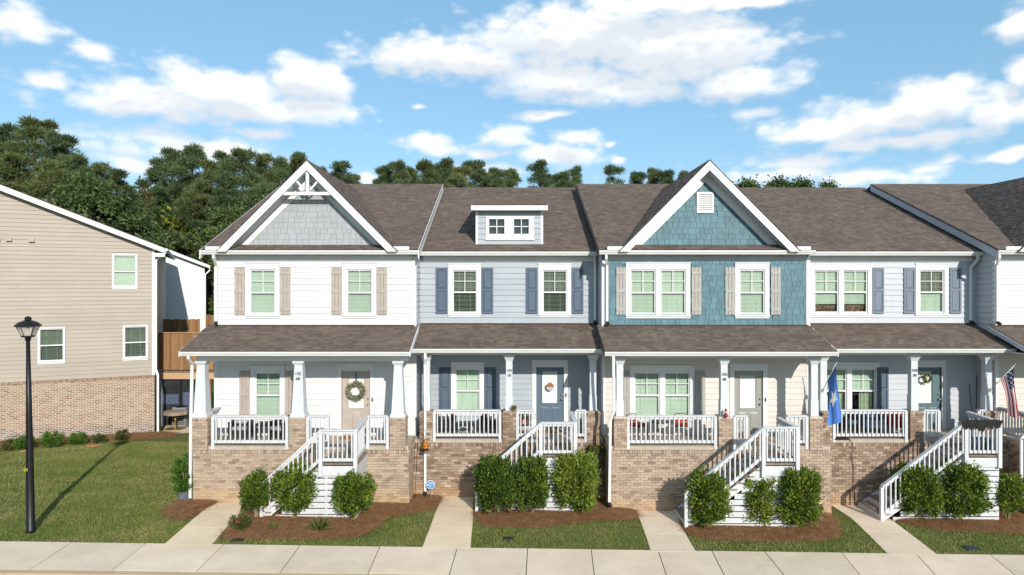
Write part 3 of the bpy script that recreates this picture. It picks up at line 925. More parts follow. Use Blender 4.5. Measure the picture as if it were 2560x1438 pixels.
def shingles_on(out, par, P0, U, V, width, length, ok=None, exp=.143, v0=0.0):
    """courses of architectural shingles on a roof plane; P0 lower corner, U along the eave, V up the slope"""
    U = Vector(U).normalized(); V = Vector(V).normalized(); N = U.cross(V).normalized()
    R = Matrix((U, V, N)).transposed()
    rot = tuple(R.to_euler()); k = 0; v = v0
    tilt = Matrix.Rotation(math.radians(2.4), 3, 'X')
    rot = tuple((R @ tilt.inverted()).to_euler())
    while v < length - .02:
        u = -random.uniform(0, .3)
        while u < width:
            w = random.choice((.11, .14, .17, .20, .25)); a, b = max(u, 0), min(u + w, width)
            if b - a > .04:
                th = random.choice((.006, .006, .011))
                c = Vector(P0) + U*((a+b)/2) + V*(v + exp*.55) + N*(.008 + th/2)
                if ok is None or ok(c): out.append((par, tuple(c), (b-a-.003, exp*1.12, th), rot))
            u += w
        v += exp; k += 1
def window(r, xc, ztop, y, n=1, blind='closed', casing=M['white'], w=.82, h=1.43, head=.20, s=.135, grid=True):
    """double-hung window(s) in one casing, set into the wall"""
    gap = .14; W_ = n*w + (n-1)*gap; x0 = xc - W_/2; x1 = xc + W_/2; z1 = ztop; z0 = ztop - h
    mb = MB()
    mb.box(x0-s, x0, y-.036, y+.05, z0-.02, z1); mb.box(x1, x1+s, y-.036, y+.05, z0-.02, z1)
    mb.box(x0-s, x1+s, y-.036, y+.05, z1+.001, z1+head); mb.box(x0-s-.02, x1+s+.02, y-.058, y+.05, z1+head+.001, z1+head+.03)
    mb.box(x0-s-.02, x1+s+.02, y-.066, y+.05, z0-.062, z0-.021); mb.box(x0-s, x1+s, y-.034, y+.05, z0-.125, z0-.063)
    for i in range(n-1): mb.box(x0+w+i*(w+gap), x0+w+gap+i*(w+gap), y-.034, y+.05, z0-.02, z1)
    win = mb.build('window', casing, r)
    for i in range(n):
        a = x0 + i*(w+gap); b = a + w; zm = (z0+z1)/2 - .02; t = .042
        sb = MB()
        sb.box(a, a+t, y+.004, y+.05, z0, z1); sb.box(b-t, b, y+.004, y+.05, z0, z1)
        sb.box(a+t, b-t, y+.005, y+.05, z1-t, z1); sb.box(a+t, b-t, y-.006, y+.05, z0, z0+t*1.2); sb.box(a+t, b-t, y-.004, y+.05, zm-.026, zm+.026)
        sb.build('sash', M['white'], win)
        if grid:
         mu = MB(); xm = (a+b)/2; zq = (zm+z1)/2
         mu.box(xm-.011, xm+.011, y+.012, y+.024, zm+.026, z1-t); mu.box(a+t, xm-.011, y+.013, y+.023, zq-.011, zq+.011); mu.box(xm+.011, b-t, y+.013, y+.023, zq-.011, zq+.011)
         mu.build('muntin', M['white'], win)
        MB().box(a+t, b-t, y+.028, y+.032, zm+.026, z1-t).build('pane', M['glass'], win)
        MB().box(a+t, b-t, y+.020, y+.024, z0+t*1.2, zm-.026).build('pane', M['glass'], win)
        kind = blind[i] if isinstance(blind, (list, tuple)) else blind
        tilt = random.choice(((.012, .0185), (.010, .0200), (.014, .0165), (.008, .0210)))
        bm_ = MB(); pitch = .043; lo = z0 + (.02 if kind != 'half' else .45)
        if kind in ('closed', 'half', 'open', 'mixed', 'top'):
            z = z1 - .05; lo = {'top': zm, 'half': z0+.33}.get(kind, z0+.03)
            bm_.box(a+.01, b-.01, y+.075, y+.11, z1-.05, z1-.005)
            while z > lo:
                op = kind == 'open' or (kind == 'mixed' and z > zm + .02)
                dy, dz = ((.019, .0065) if z > zm else (.020, .0042)) if op else tilt
                j = random.uniform(-.001, .001)
                bm_.add([(a+.012, y+.092-dy, z-dz-pitch/2+j), (b-.012, y+.092-dy, z-dz-pitch/2+j), (b-.012, y+.092+dy, z+dz-pitch/2), (a+.012, y+.092+dy, z+dz-pitch/2)], [(0, 1, 2, 3)])
                z -= pitch
            for xx in (a+w*.28, a+w*.72): bm_.box(xx-.003, xx+.003, y+.066, y+.069, lo, z1-.05)
            bo = bm_.build('blind', M['blind'], win); bo['kind'] = 'stuff'
        if kind in ('half', 'top'):
            cb = MB(); nseg = 22
            if kind == 'half': ca, cbx, ct, cm = a+.01, b-.01, z0+.37, M['curtain_brown']
            else: ca, cbx, ct, cm = a+w*.42, b-.02, z1-.1, M['curtain_pale']
            for q in range(nseg):
                u0, u1 = q/nseg, (q+1)/nseg
                f0, f1 = .02*math.sin(u0*26), .02*math.sin(u1*26)
                cb.add([(ca+(cbx-ca)*u0, y+.15+f0, z0+.01), (ca+(cbx-ca)*u1, y+.15+f1, z0+.01), (ca+(cbx-ca)*u1, y+.15+f1, ct), (ca+(cbx-ca)*u0, y+.15+f0, ct)], [(0, 1, 2, 3)])
            cb.build('curtain', cm, win, smooth=True)
        rb = MB()
        rb.add([(a, y+.17, z0), (b, y+.17, z0), (b, y+.9, z0), (a, y+.9, z0), (a, y+.17, z1), (b, y+.17, z1), (b, y+.9, z1), (a, y+.9, z1)], [(0,1,2,3), (4,7,6,5), (3,2,6,7), (0,3,7,4), (1,5,6,2)])
        rb.build('interior', M['dark_room'], win)
    return (x0, x1, z0, z1), (x0-s, x1+s, z0-.125, z1+head)
def win_rects(xc, ztop, n=1, w=.82, h=1.43, head=.20):
    W_ = n*w + (n-1)*.14
    return (xc-W_/2, xc+W_/2, ztop-h, ztop), (xc-W_/2-.135, xc+W_/2+.135, ztop-h-.125, ztop+head)
def shutter(r, x0, x1, z0, z1, y, style, mat):
    if style == 'batten':
        h = z1 - z0
        sh = MB().box(x0, x1, y-.062, y-.046, z0+h*.5-.05, z0+h*.5+.05).build('shutter', mat, r)
        for f in (.115, .885): MB().box(x0, x1, y-.062, y-.046, z0+h*f-.05, z0+h*f+.05).build('batten', mat, sh)
        w = (x1-x0-.024)/3
        for i in range(3): inst('plank', unit_box(mat), sh, (x0+w/2+i*(w+.012), y-.032, (z0+z1)/2), (w, .028, h))
    else:
        mb = MB(); f = .055; zm = z0 + (z1-z0)*.52
        mb.box(x0, x0+f, y-.05, y-.012, z0, z1); mb.box(x1-f, x1, y-.05, y-.012, z0, z1)
        for a, b in ((z0, z0+.07), (zm-.04, zm+.04), (z1-.07, z1)): mb.box(x0+f, x1-f, y-.05, y-.012, a, b)
        sh = mb.build('shutter', mat, r)
        for a, b in ((z0+.07, zm-.04), (zm+.04, z1-.07)):
            p = MB(); c = [(x0+f, a), (x1-f, a), (x1-f, b), (x0+f, b)]; g = .035
            d = [(x0+f+g, a+g), (x1-f-g, a+g), (x1-f-g, b-g), (x0+f+g, b-g)]
            p.add([(q[0], y-.024, q[1]) for q in c] + [(q[0], y-.044, q[1]) for q in d], [(4, 5, 6, 7), (0, 1, 5, 4), (1, 2, 6, 5), (2, 3, 7, 6), (3, 0, 4, 7)])
            p.build('panel', mat, sh)
def door(r, xc, z0, y, mat, w=.914, h=2.05, lite=(.40, 1.14), lx=0.0, panels=2, ring=True):
    mb = MB(); x0, x1 = xc-w/2, xc+w/2; s = .14
    mb.box(x0-s, x0, y-.036, y+.08, z0, z0+h+.02); mb.box(x1, x1+s, y-.036, y+.08, z0, z0+h+.02); mb.box(x0-s, x1+s, y-.037, y+.08, z0+h+.021, z0+h+.22)
    mb.box(x0-s-.02, x1+s+.02, y-.058, y+.05, z0+h+.221, z0+h+.25)
    dr = mb.build('door', M['white'], r)
    lw, lh = lite; lz0 = z0 + h*.42; lz1 = min(lz0 + lh, z0+h-.12); la, lb = xc+lx-lw/2*1.3, xc+lx+lw/2*1.3
    sl = MB()
    wall_core(x0+.004, x1-.004, z0+.012, z0+h, y+.03, [(la, lb, lz0, lz1)], sl, .05)
    for a, b, c, d in ((la-.03, la+.004, lz0-.03, lz1+.03), (lb-.004, lb+.03, lz0-.03, lz1+.03)): sl.box(a, b, y+.022, y+.035, c, d)
    sl.box(la+.004, lb-.004, y+.022, y+.035, lz0-.03, lz0+.004); sl.box(la+.004, lb-.004, y+.022, y+.035, lz1-.004, lz1+.03)
    slab = sl.build('door_leaf', mat, dr)
    for i in range(panels):
        pw = .26; cx = xc + (i-.5)*.38 if panels == 2 else xc
        p = MB(); zz0, zz1 = z0+.22, lz0-.14
        q0 = [(cx-pw/2, zz0), (cx+pw/2, zz0), (cx+pw/2, zz1), (cx-pw/2, zz1)]; q1 = [(cx-pw/2+.03, zz0+.03), (cx+pw/2-.03, zz0+.03), (cx+pw/2-.03, zz1-.03), (cx-pw/2+.03, zz1-.03)]
        p.add([(q[0], y+.035, q[1]) for q in q0] + [(q[0], y+.022, q[1]) for q in q1], [(4,5,6,7), (0,1,5,4), (1,2,6,5), (2,3,7,6), (3,0,4,7)]); p.build('panel', mat, dr)
    MB().box(la, lb, y+.044, y+.048, lz0, lz1).build('pane', M['glass_clear'], dr)
    b = MB(); z = lz1 - .02
    while z > lz0 + .02:
        b.add([(la+.005, y+.056, z-.030), (lb-.005, y+.056, z-.030), (lb-.005, y+.066, z+.004), (la+.005, y+.066, z+.004)], [(0, 1, 2, 3)]); z -= .031
    bo = b.build('blind', M['blind'], dr); bo['kind'] = 'stuff'
    hx = x1 - .07
    hd = MB(); hd.tube([(hx, y+.03, z0+1.0), (hx, y-.02, z0+1.0)], .026, 10); hd.ball((hx, y-.04, z0+1.0), .033)
    hd.build('handle', M['nickel'], dr, smooth=True)
    MB().tube([(hx, y+.03, z0+1.16), (hx, y-.004, z0+1.16)], .03, 12).build('deadbolt', M['nickel'], dr, smooth=True)
    if ring: MB().box(x1+.05, x1+.09, y-.055, y-.037, z0+1.08, z0+1.2).build('doorbell', M['black'], dr)
    MB().box(x0, x1, y-.05, y+.08, z0-.02, z0+.011).build('sill', M['concrete_edge'], dr)
    return (x0, x1, z0, z0+h), (x0-s, x1+s, z0-.1, z0+h+.22)
def gutter(r, x0, x1, yf, ztop, name='gutter'):
    """K-style gutter with its fascia; yf = front lip"""
    prof = [(yf+.125, ztop-.125), (yf+.045, ztop-.125), (yf+.03, ztop-.085), (yf+.004, ztop-.045), (yf, ztop-.03), (yf, ztop), (yf+.014, ztop), (yf+.014, ztop-.028), (yf+.03, ztop-.05), (yf+.05, ztop-.11), (yf+.112, ztop-.11), (yf+.112, ztop), (yf+.125, ztop)]
    mb = MB(); mb.prism(prof, 'x', x0, x1)
    for xx in (x0, x1-.004): mb.box(xx+.001, xx+.003, yf+.012, yf+.115, ztop-.112, ztop-.004)
    g = mb.build(name, M['gutter'], r)
    return g
def downspout(r, pts, w=.075, shoe=True):
    mb = MB()
    for a, b in zip(pts[:-1], pts[1:]):
        a, b = Vector(a), Vector(b); d = (b-a).normalized()*.012
        mb.bar(a-d, b+d, w, w*.8, up=(0, 1, 0) if abs((b-a).normalized().z) > .5 else (0, 0, 1))
    ds = mb.build('downspout', M['gutter'], r)
    if shoe:
        e = Vector(pts[-1]); MB().bar(e + Vector((0, .0, .05)), e + Vector((.02, -.12, -.02)), w*1.15, w*1.0).build('spout_end', M['black'], ds)
    return ds
def railing(r, a, b, ztop, zbot, nbal, posts=(True, True), post_low=None, cap=True, z2=None, zb2=None, pw=.085):
    """a run of railing between two points (x, y); z2/zb2 give the far heights for a sloping run"""
    a, b = Vector((*a, 0)), Vector((*b, 0)); z2 = ztop if z2 is None else z2; zb2 = zbot if zb2 is None else zb2
    mb = MB(); d = (b - a)
    A, B = Vector((a.x, a.y, ztop)), Vector((b.x, b.y, z2))
    mb.bar(A - Vector((0, 0, .02)), B - Vector((0, 0, .02)), .135, .038)
    rl = mb.build('railing', M['white_rail'], r)
    MB().bar(A - Vector((0, 0, .082)), B - Vector((0, 0, .082)), .038, .085).build('upper_rail', M['white_rail'], rl)
    MB().bar((a.x, a.y, zbot+.045), (b.x, b.y, zb2+.045), .038, .085).build('lower_rail', M['white_rail'], rl)
    for i in range(nbal):
        t = (i + .75) / (nbal + .5); p = a + d*t
        z_lo = zbot + (zb2-zbot)*t + .012; z_hi = ztop + (z2-ztop)*t - .052
        off = Vector((d.y, -d.x, 0)).normalized() * .036
        if off.y > 0 or (abs(off.y) < 1e-6 and off.x > 0): off = -off
        inst('baluster', unit_box(M['white_rail']), rl, (p.x+off.x, p.y+off.y, (z_lo+z_hi)/2), (.035, .034, z_hi-z_lo))
    for use, p, zt, zb in ((posts[0], a, ztop, zbot), (posts[1], b, z2, zb2)):
        if use:
            low = zb - .12 if post_low is None else post_low
            MB().box(p.x-pw/2, p.x+pw/2, p.y-pw/2-.006, p.y+pw/2, low, zt-.04).build('post', M['white_rail'], rl)
    return rl
def text_object(name, body, size, mat, extrude=.004, space=1.0):
    cu = bpy.data.curves.new(name, 'FONT'); cu.body = body; cu.size = size; cu.align_x = 'CENTER'; cu.align_y = 'CENTER'; cu.extrude = extrude; cu.space_character = space
    t = bpy.data.objects.new(name, cu); COL.objects.link(t)
    me = bpy.data.meshes.new_from_object(t.evaluated_get(bpy.context.evaluated_depsgraph_get()))
    bpy.data.objects.remove(t); me.name = name; me.materials.clear(); me.materials.append(mat)
    return bpy.data.objects.new(name, me)
def column(r, x, y, z0, z1, style, num=None):
    mb = MB()
    if style == 'taper':
        mb.frust(x, y, z0, z0+.10, .46, .40); mb.frust(x, y, z0+.10, z1-.12, .37, .235); mb.frust(x, y, z1-.12, z1-.05, .25, .33); mb.box(x-.17, x+.17, y-.17, y+.17, z1-.05, z1)
        yn = y - (.37+.235)/4 - .012; zn = z0 + 1.28
    else:
        w = .20
        mb.box(x-w/2, x+w/2, y-w/2, y+w/2, z0+.46, z1-.24); mb.box(x-w/2-.014, x+w/2+.014, y-w/2-.014, y+w/2+.014, z0, z0+.46)
        mb.frust(x, y, z0+.46, z0+.475, w+.035, w+.01); mb.box(x-w/2-.010, x+w/2+.010, y-w/2-.010, y+w/2+.010, z1-.37, z1-.345)
        mb.frust(x, y, z1-.2, z1-.05, w+.005, w+.13); mb.box(x-w/2-.002, x+w/2+.002, y-w/2-.002, y+w/2+.002, z1-.24, z1-.2); mb.box(x-w/2-.075, x+w/2+.075, y-w/2-.075, y+w/2+.075, z1-.05, z1)
        yn = y - w/2 - .012; zn = z0 + 1.25
    c = mb.build('column', M['column'], r)
    if num:
        for k, tx in enumerate(num):
            o = text_object('house_number', tx, .125 if k == 0 else .12, M['black']); link(o, c, (x, yn + k*(-.008 if style == 'taper' else 0), zn - k*.15)); o.rotation_euler = (math.radians(90 if style != 'taper' else 88), 0, 0)
    return c
# ------------------------------------------------------------------ townhouses
FLOOR, RAILZ, PIERZ = 1.65, 2.57, 2.52
PITCH = .412
def townhouse(S):
    sb = S['sb']; x0, x1 = S['x0'], S['x1']
    FW, PF, PE, UE = 21.8+sb, 20.3+sb, 19.95+sb, 21.35+sb
    xm = (x0+x1)/2
    r = root('townhouse', (xm, PF, gz(xm, PF)), S['label'], 'townhouse', 'attached townhouses in a row')
    bricks, shingles, shakes = [], [], []
    Mb, Mm = M[S['brick']], M[S['mortar']]
    # ---- openings
    up_o, up_t, lo_o, lo_t = [], [], [], []
    wins = []
    for (pxc, n, bl) in S['up']:
        xc = X(pxc, FW); o, t = win_rects(xc, 6.94, n); up_o.append(o); up_t.append(t); wins.append((xc, 6.94, n, bl))
    for (pxc, n, bl) in S['lo']:
        xc = X(pxc, FW); o, t = win_rects(xc, 3.66, n); lo_o.append(o); lo_t.append(t); wins.append((xc, 3.66, n, bl))
    if S.get('door'):
        dx = X(S['door'][0], FW); lo_o.append((dx-.457, dx+.457, FLOOR, FLOOR+2.05)); lo_t.append((dx-.457-.14, dx+.457+.14, FLOOR-.1, FLOOR+2.27))
    # ---- walls
    front_wall(r, x0, x1, 4.62, 7.42, FW, up_o, up_t, M[S['up_mat']], S.get('up_style', 'board'), shakes)
    front_wall(r, x0, x1, 1.50, 4.62, FW, lo_o, lo_t, M[S['lo_mat']])
    mb = MB(); mb.box(x0+.004, x0+.16, FW+.161, 36+sb, -.8, 7.5); mb.box(x1-.16, x1-.004, FW+.161, 36+sb, -.8, 7.5); mb.box(x0+.161, x1-.161, 35.8+sb, 36+sb, -.8, 7.5); mb.box(x0+.161, x1-.161, FW+.161, 35.8+sb, 4.4, 4.6)
    mb.box(x0+.161, x1-.161, FW+1.0, FW+1.1, -.8, 7.4)
    side = mb.build('wall', M[S['side_mat']], r)
    for face in S.get('sides', ''):
        xs_ = x0 if face == 'L' else x1
        z = 1.5
        while z < 7.45:
            inst('siding_board', lap_mesh(M[S['side_mat']]), side, (xs_ + (.002 if face == 'L' else -.002), FW + .62, z), (1.2, 1, min(1, (7.5-z)/LAP)), (0, 0, math.radians(-90 if face == 'L' else 90)))
            z += LAP
    for xx in (x0, x1-.1):
        if S.get('corner', True): MB().box(xx-.012, xx+.112, FW-.026, FW+.1, 1.5, 7.24).build('corner_board', M['white'], r)
    MB().box(x0+.115, x1-.115, FW-.030, FW+.004, 7.235, 7.405).build('frieze_board', M['white'] if S.get('up_style') != 'shake' else M['side_grey'], r)
    # ---- windows, shutters, door
    for (xc, zt, n, bl) in wins: window(r, xc, zt, FW, n, bl)
    for (pa, pb, zt, style, m) in S['shut']:
        zt0 = 5.50 if zt == 'up' else 2.20; zt1 = zt0 + 1.51
        shutter(r, X(pa, FW), X(pb, FW), zt0, zt1, FW - .012, style, M[m])
    if S.get('door'): door(r, dx, FLOOR, FW, M[S['door'][1]], **S['door'][2])
    # ---- main roof
    rx0, rx1 = x0 - S.get('ovL', .0), x1 + S.get('ovR', .0)
    ye, ze = UE + .06, 7.56; yr = S.get('ridge', 29.0); zr = ze + PITCH*(yr-ye)
    mb = MB(); mb.prism([(ye, ze), (yr, zr), (36.8+sb, ze), (36.8+sb, ze-.12), (yr, zr-.14), (ye, ze-.12)], 'x', rx0, rx1)
    roof = mb.build('roof', M['roof_deck'], r)
    rc = MB(); k = rx0
    while k < rx1 - .05:
        e = min(k + .3, rx1); rc.hexa([(k, yr-.15, zr-.05), (e-.004, yr-.15, zr-.05), (e-.004, yr, zr+.012), (k, yr, zr+.012), (k, yr-.15, zr-.035), (e-.004, yr-.15, zr-.035), (e-.004, yr, zr+.03), (k, yr, zr+.03)]); k = e
    rc.build('ridge_cap', M['shingle'], roof)
    G = S.get('gable')
    def zmain(y): return ze + PITCH*(y-ye)
    if G:
        gx, hw, za = G['x'], G.get('hw', 2.76), 10.33
        m = (za-ze)/hw
        def under_gable(c): return c.y > FW - .02 and (za - m*abs(c.x-gx)) > zmain(c.y) + .06
    # porch roof first: its shingles show largest
    py0, pz0, py1, pz1 = PE+.06, 4.515, FW+.0, 5.13
    px0, px1 = x0 - S.get('povL', 0), x1 + S.get('povR', 0)
    mb = MB(); mb.prism([(py0, pz0), (py1, pz1), (py1, pz1-.1), (py0, pz0-.1)], 'x', px0, px1)
    proof = mb.build('roof', M['roof_deck'], r)
    sl = math.hypot(py1-py0, pz1-pz0)
    shingles_on(shingles, proof, (px0, py0-.02, pz0-.006), (1, 0, 0), (0, py1-py0, pz1-pz0), px1-px0, sl)
    MB().box(x0+.05, x1-.05, FW-.05, FW-.018, pz1-.0, pz1+.05).build('flashing', M['roof_deck'], proof)
    for side_, xx in (('povL', px0), ('povR', px1)):
        if S.get(side_):
            q = MB(); s_ = -1 if side_ == 'povL' else 1
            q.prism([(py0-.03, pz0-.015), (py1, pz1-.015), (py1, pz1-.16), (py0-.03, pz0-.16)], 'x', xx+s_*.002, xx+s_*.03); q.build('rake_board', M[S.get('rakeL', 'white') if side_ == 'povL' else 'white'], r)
    shingles_on(shingles, roof, (rx0, ye-.03, ze-.012), (1, 0, 0), (0, 1, PITCH), rx1-rx0, math.hypot(yr-ye, zr-ze), (lambda c: not under_gable(c)) if G else S.get('roof_ok'))
    for side_, xx in (('ovL', rx0), ('ovR', rx1)):
        if S.get(side_):
            q = MB(); s_ = -1 if side_ == 'ovL' else 1; d = .27
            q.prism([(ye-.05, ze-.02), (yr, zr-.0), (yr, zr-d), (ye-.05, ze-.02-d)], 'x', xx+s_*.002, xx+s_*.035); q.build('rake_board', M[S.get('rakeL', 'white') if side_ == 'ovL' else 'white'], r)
            q = MB(); q.prism([(ye-.05, ze+.0), (yr, zr+.02), (yr, zr-.02), (ye-.05, ze-.04)], 'x', xx+s_*.037, xx+s_*.05); q.build('drip_edge', M['roof_deck'], r)
    MB().box(rx0+.02, rx1-.02, UE+.128, FW-.002, 7.408, 7.43).build('soffit', M['white'], r)
    MB().box(rx0+.004, rx1-.004, UE+.126, UE+.15, 7.40, 7.54).build('fascia', M['white'], r)
    gutter(r, rx0, rx1, UE, 7.535)
    # ---- porch ceiling, beam, gutter
    MB().box(px0+.03, px1-.03, PE+.128, FW-.004, 4.375, 4.40).build('porch_ceiling', M['white'], r)
    MB().box(px0+.01, px1-.01, PE+.126, PE+.15, 4.37, 4.50).build('fascia', M['white'], r)
    ctop = S.get('coltop', 4.27)
    MB().box(x0+.06, x1-.06, PF+.10, PF+.36, ctop+.001, 4.372).build('porch_beam', M['white'], r)
    gutter(r, px0, px1, PE, 4.50)
    # ---- gable
    if G:
        yb = ye + (za-ze)/PITCH + .05; yf = UE - .08
        mb = MB(); mb.prism([(gx-hw-.06, ze-.06), (gx, za), (gx+hw+.06, ze-.06), (gx+hw-.10, ze-.06), (gx, za-.17), (gx-hw+.10, ze-.06)], 'y', yf, yb)
        groof = mb.build('roof', M['roof_deck'], r)
        L = math.hypot(hw+.06, za-ze+.06)
        keep = lambda c: c.z > zmain(c.y) - .04
        shingles_on(shingles, groof, (gx+hw+.06, yf-.03, ze-.06), (0, 1, 0), (-hw-.06, 0, za-ze+.06), yb-yf, L, keep)
        shingles_on(shingles, groof, (gx-hw-.06, yb, ze-.06), (0, -1, 0), (hw+.06, 0, za-ze+.06), yb-yf+.03, L, keep)
        for s_ in (-1, 1):
            MB().prism([(gx+s_*(hw+.05), ze-.07), (gx, za-.012), (gx, za-.30), (gx+s_*(hw-.24), ze-.07)], 'y', yf-.012, yf+.03).build('rake_board', M['white'], r)
            MB().prism([(gx+s_*(hw-.26), ze-.03), (gx, za-.30), (gx, za-.32), (gx+s_*(hw-.28), ze-.03)], 'y', yf+.057, FW+.02).build('soffit', M['side_pale'], r)
            MB().prism([(gx+s_*(hw-.40), ze+.17), (gx, za-.235), (gx, za-.60), (gx+s_*(hw-.76), ze+.17)], 'y', FW-.050, FW-.014).build('frieze_board', M['white'], r)
            a, b = gx+s_*(hw-.12), gx+s_*(hw+.42)
            MB().box(a, b, UE-.03, UE+.25, 7.545, 7.655).build('eave_return', M['white'], r)
        gm = M[G['mat']]
        mb = MB(); mb.prism([(gx-hw+.2, ze+.14), (gx+hw-.2, ze+.14), (gx, za-.2)], 'y', FW+.004, FW+.1); gw = mb.build('wall', gm, r)
        gl = shake_list(gx-hw, gx+hw, ze+.17, za-.3, FW, lambda x, z: abs(x-gx) < (za-.52-z)/m and not (G.get('vent') and abs(x-gx) < .3 and 8.70 < z < 9.38), gw)
        shakes.extend(gl)
        if G.get('vent'):
            v = MB(); va, vb, vz0, vz1 = gx-.27, gx+.27, 8.74, 9.41
            v.box(va, va+.07, FW-.05, FW+.0, vz0, vz1); v.box(vb-.07, vb, FW-.05, FW+.0, vz0, vz1); v.box(va+.07, vb-.07, FW-.05, FW, vz0, vz0+.06); v.box(va+.07, vb-.07, FW-.05, FW, vz1-.06, vz1)
            v.box(va+.07, vb-.07, FW-.012, FW-.002, vz0+.06, vz1-.06)
            vent = v.build('gable_vent', M['white'], r)
            for i in range(9):
                zz = vz0 + .085 + i*.0605
                MB().hexa([(va+.07, FW-.046, zz-.024), (vb-.07, FW-.046, zz-.024), (vb-.07, FW-.04, zz-.026), (va+.07, FW-.04, zz-.026), (va+.07, FW-.020, zz+.02), (vb-.07, FW-.020, zz+.02), (vb-.07, FW-.014, zz+.018), (va+.07, FW-.014, zz+.018)]).build('louver', M['white'], vent)
        if G.get('truss'):
            yt0, yt1 = yf+.06, yf+.13; zc = 9.30; w = .08
            half = (za-.30-zc)/m
            t = MB(); t.box(gx-half-.08, gx+half+.08, yt0-.03, yt1+.02, zc-.045, zc+.055); tr = t.build('gable_truss', M['white'], r)
            MB().box(gx-.05, gx+.05, yt0, yt1, zc+.056, za-.3).build('king_post', M['white'], tr)
            for s_ in (-1, 1):
                MB().bar((gx+s_*.09, (yt0+yt1)/2, zc+.12), (gx+s_*.42, (yt0+yt1)/2, zc+.50), .06, .085, up=(0, 1, 0)).build('brace', M['white'], tr)
                MB().bar((gx+s_*.72, (yt0+yt1)/2-.0, zc+.06), (gx+s_*.50, (yt0+yt1)/2, zc+.24), .06, .085, up=(0, 1, 0)).build('brace', M['white'], tr)
    # ---- dormer
    D = S.get('dormer')
    if D:
        yd = 22.9; da, db = X(1190, yd), X(1357, yd); zd0, zd1 = zmain(yd)-.02, 8.95
        o1, t1 = (X(1223, yd), X(1261, yd), Z(585, yd), Z(548, yd)), None
        o2 = (X(1285, yd), X(1322, yd), Z(585, yd), Z(548, yd))
        tr = (X(1215, yd), X(1335, yd), Z(598, yd)-.04, Z(541, yd))
        dm = MB(); wall_core(da, db, zd0, zd1, yd, [o1, o2], dm, .12)
        dm.add([(da, yd+.12, zd0), (da, yd+.12, zd1), (da, 27.5, zd1+.75), (da, 27.5, zd1-.3)], [(0, 1, 2, 3)]); dm.add([(db, yd+.12, zd0), (db, yd+.12, zd1), (db, 27.5, zd1+.75), (db, 27.5, zd1-.3)], [(3, 2, 1, 0)])
        dw = dm.build('dormer', M[S['up_mat']], r)
        z = zd0
        while z < zd1:
            for s_, e_ in spans(da+.07, db-.07, [(tr[0]-.003, tr[1]+.003)] if tr[2] < z+LAP/2 < tr[3] else []):
                inst('siding_board', lap_mesh(M[S['up_mat']]), dw, ((s_+e_)/2, yd, z), (e_-s_, 1, min(1, (zd1-z)/LAP)))
            z += LAP
        c = MB(); c.box(da-.01, da+.07, yd-.028, yd+.03, zd0, zd1); c.box(db-.07, db+.01, yd-.028, yd+.03, zd0, zd1); c.build('corner_board', M['white'], dw)
        cs = MB(); wall_core(tr[0], tr[1], tr[2]+.05, tr[3], yd-.042, [o1, o2], cs, .05); cs.box(tr[0]-.02, tr[1]+.02, yd-.06, yd+.0, tr[2], tr[2]+.049); cs.build('casing', M['white'], dw)
        for o_ in (o1, o2):
            mu = MB(); xm_, zm_ = (o_[0]+o_[1])/2, (o_[2]+o_[3])/2
            mu.box(xm_-.014, xm_+.014, yd-.012, yd+.006, o_[2], o_[3]); mu.box(o_[0], xm_-.014, yd-.011, yd+.005, zm_-.014, zm_+.014); mu.box(xm_+.014, o_[1], yd-.011, yd+.005, zm_-.014, zm_+.014); mu.build('muntin', M['white'], dw)
            MB().box(o_[0], o_[1], yd+.012, yd+.016, o_[2], o_[3]).build('pane', M['glass_clear'], dw)
            MB().box(o_[0]-.02, o_[1]+.02, yd+.122, yd+.14, o_[2]-.05, o_[3]+.05).build('interior', M['dark_room'], dw)
        fa, fb, yf = X(1180, 22.6), X(1367, 22.6), 22.6; dp = .155; ydb = 28.2; zt = 9.09
        q = MB(); q.prism([(yf, zt), (ydb, zt+dp*(ydb-yf)), (ydb, zt+dp*(ydb-yf)-.1), (yf, zt-.1)], 'x', fa, fb); dr_ = q.build('dormer_roof', M['roof_deck'], r)
        shingles_on(shingles, dr_, (fa, yf-.02, zt), (1, 0, 0), (0, 1, dp), fb-fa, 5.6, lambda c: c.z > zmain(c.y)-.03)
        MB().box(fa, fb, yf-.03, yf-.003, zt-.17, zt-.012).build('fascia', M['white'], dr_)
        MB().box(fa+.01, fb-.01, yf-.002, yd+.02, zt-.165, zt-.12).build('soffit', M['white'], dr_)
        for s_, xx in ((-1, fa), (1, fb)): MB().prism([(yf-.03, zt-.012), (28.0, zt+dp*5.4-.012), (28.0, zt+dp*5.4-.16), (yf-.03, zt-.17)], 'x', xx+s_*.002, xx+s_*.03).build('rake_board', M['white'], dr_)
    # ---- brick base, slab and piers
    mb = MB(); mb.box(x0+.012, x1-.012, PF+.012, FW+.05, -.9, 1.439)
    base = mb.build('brick_base', Mm, r)
    zl = min(gz(x0, PF), gz(x1, PF)) - .12; zl = 1.44 - BH*math.ceil((1.44-zl)/BH)
    bricks_on(bricks, base, 'front', x0, x1, zl, 1.44, PF)
    rowlock(bricks, base, 'front', x0, x1, 1.44, PF)
    piers = []
    for i, (pc, pwid) in enumerate(S['cols']):
        xc = X(pc, PF+.1); a, b = xc-pwid/2, xc+pwid/2
        pm = MB(); pm.box(a+.01, b-.01, PF+.0, PF+.46, 1.545, PIERZ-.035); pm.frust(xc, PF+.225, PIERZ-.035, PIERZ+.008, pwid-.0, pwid-.06, .5, .44); p = pm.build('pier', Mm, r)
        bricks_on(bricks, p, 'front', a, b, 1.545, PIERZ-.115, PF-.012); rowlock(bricks, p, 'front', a-.012, b+.012, PIERZ-.115, PF-.012, .085, .016)
        f = 'right' if xc < 0 else 'left'; at = b if xc < 0 else a
